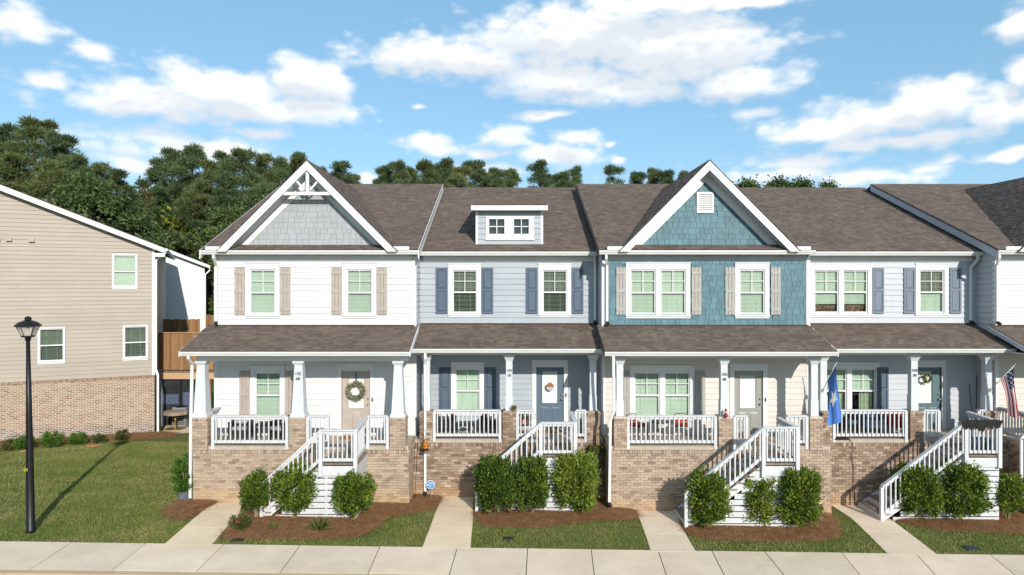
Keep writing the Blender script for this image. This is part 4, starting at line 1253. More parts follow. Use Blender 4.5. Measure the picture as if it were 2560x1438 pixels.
        bricks_on(bricks, p, f, PF+.02, PF+.47, 1.545, PIERZ-.115, at); rowlock(bricks, p, f, PF+.0, PF+.47, PIERZ-.115, at, .085, .016)
        column(r, xc, PF+.215, PIERZ+.008, ctop, S['colstyle'], S['num'] if i == S.get('numcol', 1) else None)
    for face in S.get('sides', ''):
        bricks_on(bricks, base, 'right' if face == 'R' else 'left', PF+.01, PF+1.2, zl, 1.44, x1 if face == 'R' else x0)
        rowlock(bricks, base, 'right' if face == 'R' else 'left', PF+.05, PF+1.2, 1.44, x1 if face == 'R' else x0)
    MB().box(x0+.02, x1-.02, PF+.035, FW-.001, 1.541, FLOOR).build('porch_floor', M['concrete_edge'], r)
    # ---- railings
    yl = PF + .06
    for (pa, pb, n) in S['rails']:
        railing(r, (X(pa, yl), yl), (X(pb, yl), yl), RAILZ, FLOOR+.085, n, post_low=FLOOR-.09)
    for (px_, ya, yb_) in S.get('siderails', []):
        railing(r, (px_, PF+ya), (px_, PF+yb_), RAILZ, FLOOR+.085, int((yb_-ya)/.125), posts=(False, False))
    # ---- stairs with landing
    T = S.get('stair')
    if T:
        LY = PF - 1.35; xl, xr, xb = X(T['l'], LY), X(T['r'], LY), X(T['b'], LY); zl_ = 1.50; zg = gz(xb, LY)
        nr = round((zl_-zg)/.185); rise = (zl_-zg)/nr; run = (xl-xb)/(nr-1) if nr > 1 else .25
        st = MB()
        st.box(xl-.02, xr+.04, LY+.0, LY+.04, zl_-.34, zl_-.075)
        stairs = st.build('staircase', M['white_rail'], r)
        MB().box(xr+.0, xr+.04, LY+.041, PF-.03, zl_-.34, zl_-.075).build('fascia', M['white_rail'], stairs)
        for ya, yb_ in ((LY+.045, LY+.085), (PF-.13, PF-.09)):
            MB().prism([(xl, zl_-.06), (xl, zl_-.32), (xb+.12, zg+.0), (xb-.05, zg+.0), (xb-.05, zg+.10)], 'y', ya, yb_).build('stringer', M['white_rail'], stairs)
        k = LY
        while k < PF - .03:
            e = min(k+.135, PF-.02); MB().box(xl-.04, xr+.05, k+.003, e-.003, zl_-.04, zl_).build('deck_board', M['deck_board'], stairs); k += .14
        for i in range(nr):
            zt = zl_ - (i+1)*rise; xa = xl - i*run
            MB().box(xa-.021, xa-.001, LY+.09, PF-.135, zt, zt+rise-.04).build('riser', M['white_rail'], stairs)
            if i < nr-1:
                for q in (0, 1):
                    MB().box(xa-run-.02+q*(run/2+.01), xa-run+.0+q*(run/2+.012)+run/2-.01, LY+.03, PF-.09, zt-.04, zt).build('tread', M['deck_board'], stairs)
        z = gz(xr, LY) + .02
        while z < zl_ - .36:
            xs_ = xb + .25 + (z+.14-zg)/(zl_-zg)*(xl-xb)
            h = min(.14, zl_-.35-z)
            if h > .04 and xs_ < xr:
                MB().box(min(xs_, xr-.2), xr+.03, LY+.05, LY+.072, z, z+h).build('skirt_board', M['white_rail'], stairs)
                MB().box(xr+.005, xr+.03, LY+.08, PF-.02, z, z+h).build('skirt_board', M['white_rail'], stairs)
            z += .168
        MB().box(xl+.1, xl+.16, LY+.075, LY+.14, gz(xl, LY)-.1, zl_-.3).build('framing_post', M['white_rail'], stairs)
        MB().box(xl-.2, xr-.03, LY+.5, LY+.52, gz(xl, LY)-.1, zl_-.4).build('understair_shade', M['dark_room'], stairs)  # dark sheet added for the shade behind the skirt boards
        zt_l = T.get('zt', 2.45); zb_t = zg + 1.02
        railing(r, (xb, LY), (xl, LY), zb_t, zb_t-.90, T['n'], posts=(True, False), post_low=zg-.1, z2=zt_l, zb2=zt_l-.86, pw=.09)
        railing(r, (xl, LY), (xr, LY), zt_l, zl_+.06, T['n2'], posts=(True, True), post_low=zl_-.36, pw=.10)
        railing(r, (xr, LY+.0), (xr, PF+.0), zt_l, zl_+.06, 8, posts=(False, False), z2=RAILZ-.04, zb2=zl_+.12)
    for pts in S.get('spouts', []): downspout(r, pts)
    # ---- pieces
    place_pieces('brick', 'brickwork', bricks, Mb, S.get('nbr', 300), base)
    place_pieces('shingle', 'shingle_courses', shingles, M['shingle'], S.get('nsh', 300), roof)
    if shakes: place_pieces('shake', 'shake_courses', shakes, M[S.get('shake_mat', 'shake_blue')], S.get('nsk', 300), r)
    return r

U1L, U12, U23, U34, U45 = X(537, 21.8), X(1040, 21.8), X(1505, 21.8), X(2024, 21.8), X(2487, 21.8)
def sp(x, y, z): return (x, y, z)
PANEL, BATTEN = 'panel', 'batten'
TOWN = {}
TOWN['white'] = townhouse(dict(sb=0, x0=U1L, x1=U12, label='white townhouse with pale grey front gable, taupe shutters and tapered porch columns',
    brick='brick_light', mortar='mortar', up_mat='side_white', lo_mat='side_white', side_mat='side_grey', sides='R', shake_mat='shake_grey',
    up=[(657, 1, 'closed'), (899, 1, 'closed')], lo=[(670, 1, 'closed')], door=(890, 'door_taupe', dict(panels=1)),
    shut=[(588, 613, 'up', BATTEN, 'shutter_taupe'), (702, 727, 'up', BATTEN, 'shutter_taupe'), (830, 855, 'up', BATTEN, 'shutter_taupe'), (943, 968, 'up', BATTEN, 'shutter_taupe'),
          (600, 625, 'lo', BATTEN, 'shutter_taupe'), (715, 739, 'lo', BATTEN, 'shutter_taupe')],
    ovL=.26, ovR=.12, povL=.24, povR=.06, ridge=29.0, coltop=4.18, gable=dict(x=(U1L+U12)/2-.12, mat='shake_grey', truss=True),
    cols=[(502, .50), (746, .49), (995, .47)], colstyle='taper', num=('105', '6B'),
    rails=[(533, 718, 15), (770, 820, 4), (920, 969, 5)], siderails=[(-9.34, .5, 1.5)],
    stair=dict(l=802, r=889, b=655, n=12, n2=7),
    spouts=[[(X(532, 21.4), 21.44, 7.42), (X(533, 21.4), 21.44, 7.30), (X(537, 21.7)+.05, 21.7, 7.05), (X(537, 21.7)+.05, 21.7, 5.22)],
            [(X(470, 20.0), 20.03, 4.38), (X(470, 20.0), 20.03, 4.30), (X(484, 20.3)-.04, 20.3, 4.08), (X(480, 20.3)-.02, 20.28, 2.4), (X(479, 20.3)-.02, 20.26, .05)]]))
TOWN['dormer'] = townhouse(dict(sb=.9, x0=U12, x1=U23, label='pale blue townhouse with slate shutters and a twin-window dormer on its roof',
    brick='brick_brown', mortar='mortar_brown', up_mat='side_blue', lo_mat='side_blue', side_mat='side_blue', corner=False,
    up=[(1162, 1, 'open'), (1387, 1, 'open')], lo=[(1169, 1, 'closed')], door=(1375, 'door_slate', {}),
    shut=[(1090, 1119, 'up', PANEL, 'shutter_slate'), (1204, 1233, 'up', PANEL, 'shutter_slate'), (1315, 1344, 'up', PANEL, 'shutter_slate'), (1429, 1458, 'up', PANEL, 'shutter_slate'),
          (1098, 1127, 'lo', PANEL, 'shutter_slate'), (1212, 1240, 'lo', PANEL, 'shutter_slate')],
    ridge=29.8, dormer=True, cols=[(1066, .40), (1273, .42), (1483, .42)], colstyle='box', num=('105', '5B'),
    rails=[(1086, 1250, 15), (1294, 1332, 3), (1440, 1464, 2)],
    stair=dict(l=1352, r=1438, b=1192, n=12, n2=7, zt=2.47),
    spouts=[[(X(1487, 22.3), 22.35, 7.42), (X(1487, 22.4), 22.5, 7.28), (X(1487, 22.6), 22.62, 7.1), (X(1487, 22.6), 22.62, 5.2)],
            [(X(1063, 20.9), 20.95, 4.38), (X(1063, 20.9), 20.95, 4.2), (X(1063, 21.1), 21.1, 4.0), (X(1063, 21.1), 21.1, .0)]]))
TOWN['blue'] = townhouse(dict(sb=0, x0=U23, x1=U34, label='townhouse with blue shingled upper storey, blue gable with white vent and cream ground floor',
    brick='brick_light', mortar='mortar', up_mat='shake_blue', up_style='shake', shake_mat='shake_blue', lo_mat='side_cream', side_mat='side_grey', sides='L',
    up=[(1645, 2, 'closed'), (1880, 1, 'closed')], lo=[(1655, 2, 'closed')], door=(1871, 'door_grey', {}),
    shut=[(1540, 1564, 'up', BATTEN, 'shutter_grey'), (1728, 1752, 'up', BATTEN, 'shutter_grey'), (1812, 1836, 'up', BATTEN, 'shutter_grey'), (1926, 1950, 'up', BATTEN, 'shutter_grey'),
          (1551, 1574, 'lo', BATTEN, 'shutter_grey'), (1738, 1762, 'lo', BATTEN, 'shutter_grey')],
    ovL=.14, ovR=.0, povL=.16, povR=.03, rakeL='rake_shaded', ridge=29.0, gable=dict(x=6.16, mat='shake_blue', vent=True),
    cols=[(1550, .40), (1811, .41), (2037, .40)], colstyle='box', num=('105', '4B'),
    rails=[(1570, 1788, 18), (1836, 1866, 3), (1968, 2016, 4)],
    stair=dict(l=1908, r=1993, b=1715, n=15, n2=7, zt=2.52),
    spouts=[[(X(1516, 21.4), 21.44, 7.42), (X(1516, 21.4), 21.44, 7.28), (X(1516, 21.7)+.02, 21.7, 7.08), (X(1516, 21.7)+.02, 21.7, 5.22)],
            [(X(1534, 20.0), 20.03, 4.38), (X(1534, 20.0), 20.03, 4.1), (X(1536, 20.1), 20.12, 2.75), (X(1526, 20.22), 20.22, 2.45), (X(1523, 20.22), 20.22, -.05)]]))
TOWN['pale'] = townhouse(dict(sb=.9, x0=U34, x1=U45, label='pale grey townhouse with steel grey shutters and two flags on its porch',
    brick='brick_brown', mortar='mortar_brown', up_mat='side_pale', lo_mat='side_pale', side_mat='side_grey', corner=False,
    up=[(2102, 2, 'half'), (2329, 1, 'mixed')], lo=[(2122, 2, 'top')], door=(2319, 'door_teal', dict(lite=(.47, 1.25), lx=-.13, ring=False)),
    shut=[(2180, 2208, 'up', PANEL, 'shutter_dusk'), (2258, 2286, 'up', PANEL, 'shutter_dusk'), (2373, 2401, 'up', PANEL, 'shutter_dusk'), (2191, 2219, 'lo', PANEL, 'shutter_slate')],
    ridge=29.8, cols=[(2060, .40), (2287, .42), (2473, .40)], colstyle='box', num=('105', '3B'),
    rails=[(2084, 2264, 16), (2308, 2346, 3), (2446, 2462, 1)],
    stair=dict(l=2414, r=2498, b=2204, n=17, n2=7, zt=2.50),
    spouts=[[(X(2446, 22.3), 22.35, 7.42), (X(2446, 22.4), 22.42, 7.3), (X(2427, 22.6), 22.62, 7.02), (X(2427, 22.6), 22.62, 5.2)]]))
TOWN['end'] = townhouse(dict(sb=0, x0=U45, x1=U45+6.4, label='white townhouse only partly in view past the pale grey one', nsh=60, nbr=80, nsk=0,
    brick='brick_brown', mortar='mortar_brown', up_mat='side_white', lo_mat='side_cream', side_mat='side_grey', sides='L', shake_mat='shake_grey',
    up=[(2620, 1, 'closed')], lo=[(2640, 1, 'closed')], door=(2850, 'door_grey', {}), shut=[],
    ovL=.16, ovR=.1, povL=.16, povR=.05, rakeL='side_grey', ridge=29.0, gable=dict(x=U45+3.2, mat='shake_grey'),
    cols=[(2598, .44), (2830, .44), (3060, .44)], colstyle='box', num=('105', '2B'), numcol=9,
    rails=[(2625, 2800, 12)], stair=dict(l=3045, r=3132, b=2898, n=12, n2=7), siderails=[(U45+.14, .3, 1.5)],
    spouts=[[(X(2500, 21.4), 21.44, 7.42), (X(2500, 21.4), 21.44, 7.30), (X(2493, 21.7), 21.7, 7.08), (X(2493, 21.7), 21.7, 5.22)],
            [(X(2560, 20.2), 20.2, 2.0), (X(2553, 20.2), 20.2, 1.9), (X(2553, 20.2), 20.2, -.1)]]))
# ------------------------------------------------------------------ tan house at an angle across the lawn
TH = math.atan2(.42, .907)
tan = root('house', (TB.x-3, TB.y, gz(TB.x-3, TB.y)), 'tan sided house with brick basement standing across the lawn beyond the lamp post', 'house')
XF[0] = (Vector((TB.x, TB.y, 0)), TH)
TZ0, TE = 2.20, 8.22      # top of the brick, eave
to, tt = [], []
TW = [(-1.22, 7.78, 'closed'), (-.79, 4.49, 'open'), (-4.06, 4.48, 'open')]
for (a, zt, b) in TW:
    o_, t_ = (a-.46, a+.46, zt-1.44, zt), (a-.52, a+.52, zt-1.5, zt+.06)
    to.append(o_); tt.append(t_)
tcore = front_wall(tan, -10.5, 0, TZ0, TE, 0, to, tt, M['side_tan'])
for (a, zt, b) in TW: window(tan, a, zt, 0, 1, b, w=.92, h=1.44, head=.05, s=.055, grid=False)
def rakez(a): return TE + .10 - PITCH*a
z = TE
while z < 12.0:
    xe = -(z + LAP*.6 - TE - .02)/PITCH
    if xe > -10: inst('siding_board', lap_mesh(M['side_tan']), tcore, ((-10.5+xe)/2, 0, z), (10.5+xe, 1, 1))
    z += LAP
MB().prism([(-10.5, TE), (0, TE), (-10.2, TE+10.2*PITCH-.05)], 'y', .006, .15).build('wall', M['side_tan'], tan)
mb = MB(); mb.box(-.16, -.002, .16, 13, -1.2, TE+.05); mb.box(-10.5, -.17, 12.8, 13, -1.2, TE); mb.box(-10.5, -.17, 1.2, 1.3, -1.2, TE); mb.build('wall', M['side_tan'], tan)
mb = MB(); mb.box(-10.5, -.012, .012, .16, -1.2, TZ0-.10); tbase = mb.build('brick_base', M['mortar_pale'], tan)
tb = []
bricks_on(tb, tbase, 'front', -10.5, 0, 2.1-BH*38, 2.1, -.03, BJ=.023)
tb.sort(key=lambda q: (q[1][0] < -6.2, q[1][0]))
rowlock(tb, tbase, 'front', -10.5, 0, 2.10, -.03, .1, .03)
place_pieces('brick', 'brickwork', tb, M['brick_tan'], 300, tbase)
MB().box(-10.5, -.012, -.012, .011, -1.2, 2.1).build('mortar_face', M['mortar_pale'], tan)
MB().box(-.11, .012, -.028, .1, TZ0, TE-.02).build('corner_board', M['white'], tan)
# roof with its white rake board and dark soffit
mb = MB(); mb.prism([(.42, rakez(.42)), (-9.0, rakez(-9.0)), (-18, rakez(0)), (-18, rakez(0)-.14), (-9.0, rakez(-9.0)-.16), (.42, rakez(.42)-.14)], 'y', -.34, 13.3); troof = mb.build('roof', M['roof_deck'], tan)
ts = []
L = math.hypot(9.42, 9.42*PITCH)
shingles_on(ts, troof, (.45, -.36, rakez(.45)), (0, 1, 0), (-1, 0, PITCH), 13.6, L)
place_pieces('shingle', 'shingle_courses', ts, M['shingle'], 0, troof)
MB().prism([(.42, rakez(.42)-.015), (-9.0, rakez(-9)-.015), (-9.0, rakez(-9)-.27), (.42, rakez(.42)-.24)], 'y', -.375, -.342).build('rake_board', M['white'], tan)
MB().prism([(.36, rakez(.36)-.142), (-9.0, rakez(-9)-.165), (-9.0, rakez(-9)-.185), (.36, rakez(.36)-.165)], 'y', -.338, .0).build('soffit', M['side_grey'], tan)
MB().box(.02, .44, -.374, -.02, rakez(.42)-.42, rakez(.42)-.245).build('eave_return', M['white'], tan)
MB().box(.43, .55, -.36, 13.2, rakez(.42)-.16, rakez(.42)-.03).build('gutter', M['gutter'], tan)
for (a, zz) in ((-6.02, 8.42), (-5.60, 8.42), (-4.78, 8.40)):
    MB().hexa([(a-.11, -.13, zz-.09), (a+.11, -.13, zz-.09), (a+.11, -.015, zz-.09), (a-.11, -.015, zz-.09), (a-.08, -.06, zz+.09), (a+.08, -.06, zz+.09), (a+.08, -.015, zz+.09), (a-.08, -.015, zz+.09)]).build('wall_vent', M['side_tan'], tan)
downspout(tan, [(.47, -.25, rakez(.42)-.17), (.40, -.22, rakez(.42)-.32), (.06, -.07, rakez(.42)-.55), (.05, -.07, 2.45), (.14, -.14, 2.2), (.14, -.14, -.60), (.3, -.3, -.66)], .09, False)
XF[0] = None

# white house beyond it, and the slate-blue one farther on
def far_house(name, label, px_l, px_r, D, z_e, mat, board_lo, back=9.0, gableL=4.0):
    wx = X(px_r, D); h = root('house', (wx, D, -1.0), label, 'house')
    xl, xr = (X(px_l, D) - wx)*1.25, 0.0; XF[0] = (Vector((wx, D, 0)), TH); D = 0.0
    m = MB(); m.box(xl-gableL, xr-.01, D+.006, D+.15, -1.5, z_e); m.prism([(xl-gableL, z_e), (xr, z_e), (xl-gableL, z_e+(xr-xl+gableL)*PITCH-.02)], 'y', D+.006, D+.15)
    m.box(xr-.15, xr, D+.16, D+back, -1.5, z_e); w = m.build('wall', mat, h)
    z = board_lo
    while z < z_e + (xr-xl+gableL)*PITCH:
        xe = xr if z + LAP < z_e + .05 else xr - (z + LAP*.7 - z_e)/PITCH
        if xe > xl - gableL + .3: inst('siding_board', lap_mesh(mat), w, ((xl-gableL+xe)/2, D, z), (xe-xl+gableL, 1, 1))
        z += LAP
    r0 = z_e + .08
    m = MB(); wd = xr + .35 - xl + gableL
    m.prism([(xr+.35, r0-.35*PITCH), (xl-gableL, r0+(xr-xl+gableL)*PITCH), (xl-gableL, r0+(xr-xl+gableL)*PITCH-.14), (xr+.35, r0-.35*PITCH-.12)], 'y', D-.35, D+back); m.build('roof', M['roof_deck'], h)
    m = MB(); m.prism([(xr+.35, r0-.35*PITCH-.012), (xl-gableL, r0+(xr-xl+gableL)*PITCH-.012), (xl-gableL, r0+(xr-xl+gableL)*PITCH-.26), (xr+.35, r0-.35*PITCH-.22)], 'y', D-.385, D-.352); m.build('rake_board', M['white'], h)
    MB().box(xr-.1, xr+.012, D-.03, D+.1, -1.2, z_e-.02).build('corner_board', M['white'], h)
    downspout(h, [(xr+.33, D-.2, r0-.42), (xr+.28, D-.18, r0-.52), (xr+.04, D-.09, r0-.75), (xr+.04, D-.09, 0)], .09, False)
    XF[0] = None
    return h
far_house('house', 'white sided house seen between the tan house and the white townhouse', 380, 511, 46, 7.75, M['side_white'], 2.6)
far_house('house', 'slate blue house, a thin strip of it beside the white townhouse', 516, 620, 54, 5.9, M['side_far'], 2.6, gableL=.1)

# cedar deck with board privacy fence; dark screened space beneath
dk = root('deck', (-16.2, 34.0, gz(-16.2, 34)), 'cedar deck with tall board fence raised above a dark screened patio', 'deck')
DX0, DX1, DY = X(395, 34), X(536, 34), 34.0
x = DX0; i = 0
while x < DX1 - .05:
    w = .138; MB().box(x+.003, x+w-.003, DY + (0 if i % 2 else .006), DY+.022 + (0 if i % 2 else .006), 2.18 + random.uniform(-.02, .02), 4.0 + random.uniform(-.006, .006)).build('plank', M['wood_fence'], dk); x += w; i += 1
MB().box(DX0-.05, DX1, DY-.05, DY+.10, 4.012, 4.05).build('cap_rail', M['wood_beam'], dk)
MB().box(DX0, DX1, DY+.032, DY+.08, 2.5, 2.6).build('fence_rail', M['wood_fence'], dk)
MB().box(DX0, DX1, DY-.02, DY+.12, 1.72, 2.03).build('beam', M['wood_beam'], dk)
MB().box(DX0, DX1, DY+.15, 40, 2.04, 2.12).build('floor', M['wood_fence'], dk)
for xx in (DX0+.02, X(520, 34)): MB().box(xx, xx+.13, DY+.0, DY+.13, -.9, 1.718).build('post', M['wood_fence'] if xx > -16 else M['side_grey'], dk)
# the space beneath is closed in by dark insect screening hung on its frame
for k, (a, b) in enumerate(((DX0+.15, X(448, 34)), (X(450, 34), X(518, 34)))):
    MB().box(a, b, DY+.14, DY+.16, -.85, 1.715).build('screen_panel', M['screen'], dk)
    MB().box(b, b+.05, DY+.10, DY+.17, -.85, 1.715).build('screen_frame', M['dark_metal'], dk)
MB().box(X(400, 34), X(444, 34), DY+.10, DY+.135, .45, .95).build('shade_cloth', M['denim'], dk)
MB().box(X(455, 34), X(486, 34), DY+.10, DY+.135, .40, 1.05).build('shade_cloth', M['denim'], dk)
def plank_fence(label, px_l, px_r, D, ztop, zbot, w=.145):
    f = root('fence', (X((px_l+px_r)/2, D), D, zbot), label, 'fence')
    x = X(px_l, D)
    while x < X(px_r, D):
        MB().box(x+.003, x+w-.003, D, D+.022, zbot, ztop + random.uniform(-.03, .03)).build('plank', M['wood_fence'], f); x += w
    MB().box(X(px_l, D), x, D+.025, D+.07, zbot+.4, zbot+.5).build('fence_rail', M['wood_fence'], f)
plank_fence('dark cedar plank fence in the shadow behind the deck', 396, 496, 40.5, 4.35, 2.2)
plank_fence('orange brown plank fence beside the far corner of the white townhouse', 514, 534, 43, 4.5, 2.6)
# patio beneath
poly = px_poly([(402,1090),(476,1083),(490,1050),(492,1028),(432,1030),(420,1050)])
sheet('patio', poly, M['concrete_warm'], .02, .3, 0, 0, 'small sunlit concrete patio beside the deck', 'patio')
# pedestal table
tx, ty = X(438, 33.0), 33.0; tg = gz(tx, ty) + .02
tb_ = root('pedestal_table', (tx, ty, tg), 'weathered slab table on a brass coloured pedestal beside the deck', 'table')
m = MB()
n = 18
rim = [(tx + (.52 + .06*math.sin(5*a+1) + random.uniform(-.02, .02))*math.cos(a), ty + (.42 + random.uniform(-.02, .02))*math.sin(a)) for a in np.linspace(0, 2*math.pi, n+1)[:-1]]
m.prism(rim, 'z', tg+.70, tg+.86); m.build('tabletop', M['wood_grey'], tb_)
MB().lathe(tx, ty, [(.07, tg+.04), (.05, tg+.1), (.045, tg+.45), (.06, tg+.46), (.045, tg+.48), (.045, tg+.70)], 12).build('pedestal', M['brass'], tb_, smooth=True)
MB().lathe(tx, ty, [(.46, tg), (.46, tg+.02), (.38, tg+.035), (.07, tg+.06)], 22).build('base', M['brass'], tb_)
# air-conditioner cabinet
ax, ay = X(452, 33.7), 33.75; ag = gz(ax, ay)
ac = root('air_conditioner', (ax, ay, ag), 'dark grey air conditioner cabinet against the screened space under the deck', 'air conditioner')
m = MB(); m.box(ax-.33, ax+.33, ay-.25, ay+.25, ag+.06, ag+1.0); m.build('cabinet', M['galv'], ac)
for i in range(8): MB().box(ax-.29, ax+.29, ay-.268, ay-.252, ag+.18+i*.09, ag+.215+i*.09).build('louver', M['dark_metal'], ac)
MB().lathe(ax, ay, [(.28, ag+1.002), (.28, ag+1.03), (.05, ag+1.05)], 16).build('fan_grille', M['dark_metal'], ac)

# ------------------------------------------------------------------ street lamp
ld = 17.78; lx = X(77, ld); lz = gz(lx, ld)
lamp = root('street_lamp', (lx, ld, lz), 'black lamp post with hazy glass lantern standing on the lawn by the sidewalk', 'street lamp')
lt = X(70, ld)
MB().tube([(lx + (lt-lx)*t, ld, lz + t*(5.04-lz)) for t in (0, .012, .014, .3, .6, 1)], [.118, .112, .105, .090, .072, .045], 16).build('pole', M['dark_metal'], lamp, smooth=True)
MB().lathe(lt, ld, [(.05, 5.0), (.075, 5.03), (.05, 5.06), (.09, 5.075), (.06, 5.10), (.155, 5.105), (.155, 5.145)], 12).build('collar', M['dark_metal'], lamp)
hexa = [(math.cos(a), math.sin(a)) for a in [math.radians(30+60*k) for k in range(6)]]
for k in range(6):
    c0, c1 = hexa[k], hexa[(k+1) % 6]
    q0 = (lt+c0[0]*.15, ld+c0[1]*.15, 5.145); q1 = (lt+c0[0]*.268, ld+c0[1]*.268, 5.40)
    r0 = (lt+c1[0]*.15, ld+c1[1]*.15, 5.145); r1 = (lt+c1[0]*.268, ld+c1[1]*.268, 5.40)
    MB().bar(q0, q1, .014, .014).build('glazing_bar', M['dark_metal'], lamp)
    MB().add([q0, r0, r1, q1], [(0, 1, 2, 3)]).build('pane', M['glass_frost'], lamp)
MB().lathe(lt, ld, [(.31, 5.39), (.315, 5.405), (.20, 5.50), (.075, 5.545), (.075, 5.60), (.09, 5.605), (.06, 5.625), (.02, 5.645)], 12).build('lantern_roof', M['dark_metal'], lamp)
MB().lathe(lt, ld, [(.03, 5.14), (.035, 5.25), (.05, 5.32), (.03, 5.37)], 10).build('bulb', M['sign_white'], lamp, smooth=True)
px_ = lx + (lt-lx)*.33
ny = ld - .103
tagp = MB().box(px_-.10, px_+.05, ny-.004, ny+.0, lz+1.60, lz+1.68).build('number_tag', M['black'], lamp)
o = text_object('tag_number', '01', .12, M['yellow'], .002); link(o, tagp, (px_-.025, ny-.008, lz+1.64)); o.rotation_euler = (math.radians(90), 0, 0)

# ------------------------------------------------------------------ plants
def leaf_cloud(name, pts, dirs, length, width, mat, fold=.25, curl=.2, jitter=.3):
    """one leaf (two triangles, folded) at every point"""
    n = len(pts)
    d = dirs / np.linalg.norm(dirs, axis=1, keepdims=True)
    ref = rng.normal(size=(n, 3)); s = np.cross(d, ref); s /= np.linalg.norm(s, axis=1, keepdims=True); up = np.cross(s, d)
    L = length * rng.uniform(1-jitter, 1+jitter, n)[:, None]; w = width * rng.uniform(.75, 1.25, n)[:, None]
    a = pts; t = pts + d*L + up*(-curl*L); m = pts + d*L*.45
    l = m + s*w + up*fold*w; r = m - s*w + up*fold*w
    v = np.stack([a, l, t, r], 1).reshape(-1, 3)
    b = np.arange(n)*4
    f = np.stack([np.stack([b, b+1, b+2], 1), np.stack([b, b+2, b+3], 1)], 1).reshape(-1, 3)
    return np_mesh(name, v, f, mat)
def shrub_points(n, w, h, boxy, clumps=70, base=.1):
    """points on whorled twigs filling the outer half of a rounded body"""
    P, Dd = [], []
    cc = []
    while len(cc) < clumps:
        q = rng.uniform(-1, 1, 3)
        rad = (abs(q[0])**boxy + abs(q[1])**boxy + abs(q[2])**boxy) ** (1/boxy)
        if rad < .96 and rad > .5: cc.append((q, rad))
    per = n // clumps
    for q, rad in cc:
        c = np.array([q[0]*w/2, q[1]*w/2, base + (q[2]+1)/2*(h-base)])
        k = rng.normal(0, 1, (per, 3)) * np.array([.062, .062, .07]) * (w/1.1)
        p = c + k
        out = np.array([q[0], q[1], q[2]*.6+.35]); d = out/np.linalg.norm(out) + rng.normal(0, .55, (per, 3)) + np.array([0, 0, .25])
        P.append(p); Dd.append(d)
    return np.concatenate(P), np.concatenate(Dd)
def stem_mesh(name, w, h, n, mat, base=0.0):
    mb = MB()
    for i in range(n):
        a = random.uniform(0, 2*math.pi); r1 = random.uniform(.1, .42)*w; z1 = random.uniform(.5, .9)*h
        p0 = (random.uniform(-.05, .05), random.uniform(-.05, .05), base-.04)
        p1 = (math.cos(a)*r1*.45, math.sin(a)*r1*.45, base + z1*.45); p2 = (math.cos(a)*r1, math.sin(a)*r1, base+z1)
        mb.tube([p0, p1, p2], [.014, .010, .005], 5, False)
    me = bpy.data.meshes.new(name); me.from_pydata(mb.v, [], mb.f); me.materials.append(mat); me.update()
    return me
SHRUB_KINDS = []
for k, (w, h, bx, n, cl, mt) in enumerate([(1.12, 1.45, 4.0, 12500, 190, 'leaf_shrub'), (1.12, 1.45, 4.4, 13500, 200, 'leaf_shrub'), (1.12, 1.45, 2.6, 11500, 170, 'leaf_shrub'), (1.12, 1.45, 2.3, 7000, 120, 'leaf_shrub')]):
    p, d = shrub_points(n, w, h, bx, cl, .22 if k < 2 else .34)
    SHRUB_KINDS.append((leaf_cloud('foliage', p, d, .095, .021, M[mt]), stem_mesh('stem', w, h, 9 if k < 2 else 14, M['stem']), w, h))
def shrub(kind, px, pyb, pyt, pw, label, cat='shrub', group='clipped shrubs by the front stairs', mats=None, name='shrub', dz=0.03):
    gx_, gy_ = gpoint(px, pyb); g = gz(gx_, gy_) + dz
    fo, sm, w, h = SHRUB_KINDS[kind]
    W_ = pw*.82*gy_/FPX; H_ = (pyb-pyt)*gy_/FPX
    r_ = root(name, (gx_, gy_, g), label, cat, group)
    ang = random.uniform(0, 6.28)
    for nm, me in (('foliage', fo), ('stem', sm)):
        o = inst(nm, me, r_, (gx_, gy_, g), (W_/w, W_/w, H_/h), (0, 0, ang))
    return r_
shrub(3, 640, 1300, 1187, 84, 'thin loose shrub with bare stems nearest the curving front walk')
shrub(2, 738, 1300, 1170, 112, 'round full shrub with yellow green top at the white townhouse stairs')
shrub(2, 884, 1306, 1190, 108, 'bushy shrub in front of the slatted skirt of the white townhouse landing')
shrub(1, 1238, 1288, 1150, 98, 'squared shrub at the foot of the dormer townhouse stairs beside its walk')
shrub(0, 1330, 1288, 1150, 92, 'squared shrub in the middle of the three at the dormer townhouse')
shrub(1, 1440, 1285, 1138, 116, 'largest squared shrub under the dormer townhouse landing near the hanging fern')
shrub(0, 1768, 1322, 1190, 104, 'dark squared shrub hiding the stair foot of the blue townhouse')
shrub(1, 1890, 1312, 1186, 114, 'bright shrub in the middle of the three at the blue townhouse')
shrub(0, 1992, 1324, 1178, 112, 'tall dark shrub beside the brick pier of the blue townhouse')
shrub(1, 2292, 1300, 1170, 108, 'yellow tinged shrub beside the stair foot of the pale grey townhouse')
shrub(0, 2398, 1304, 1164, 122, 'broad bright shrub in front of the pale grey townhouse stairs')
shrub(3, 2520, 1304, 1190, 90, 'straggly thin shrub at the far end of the pale grey townhouse bed')
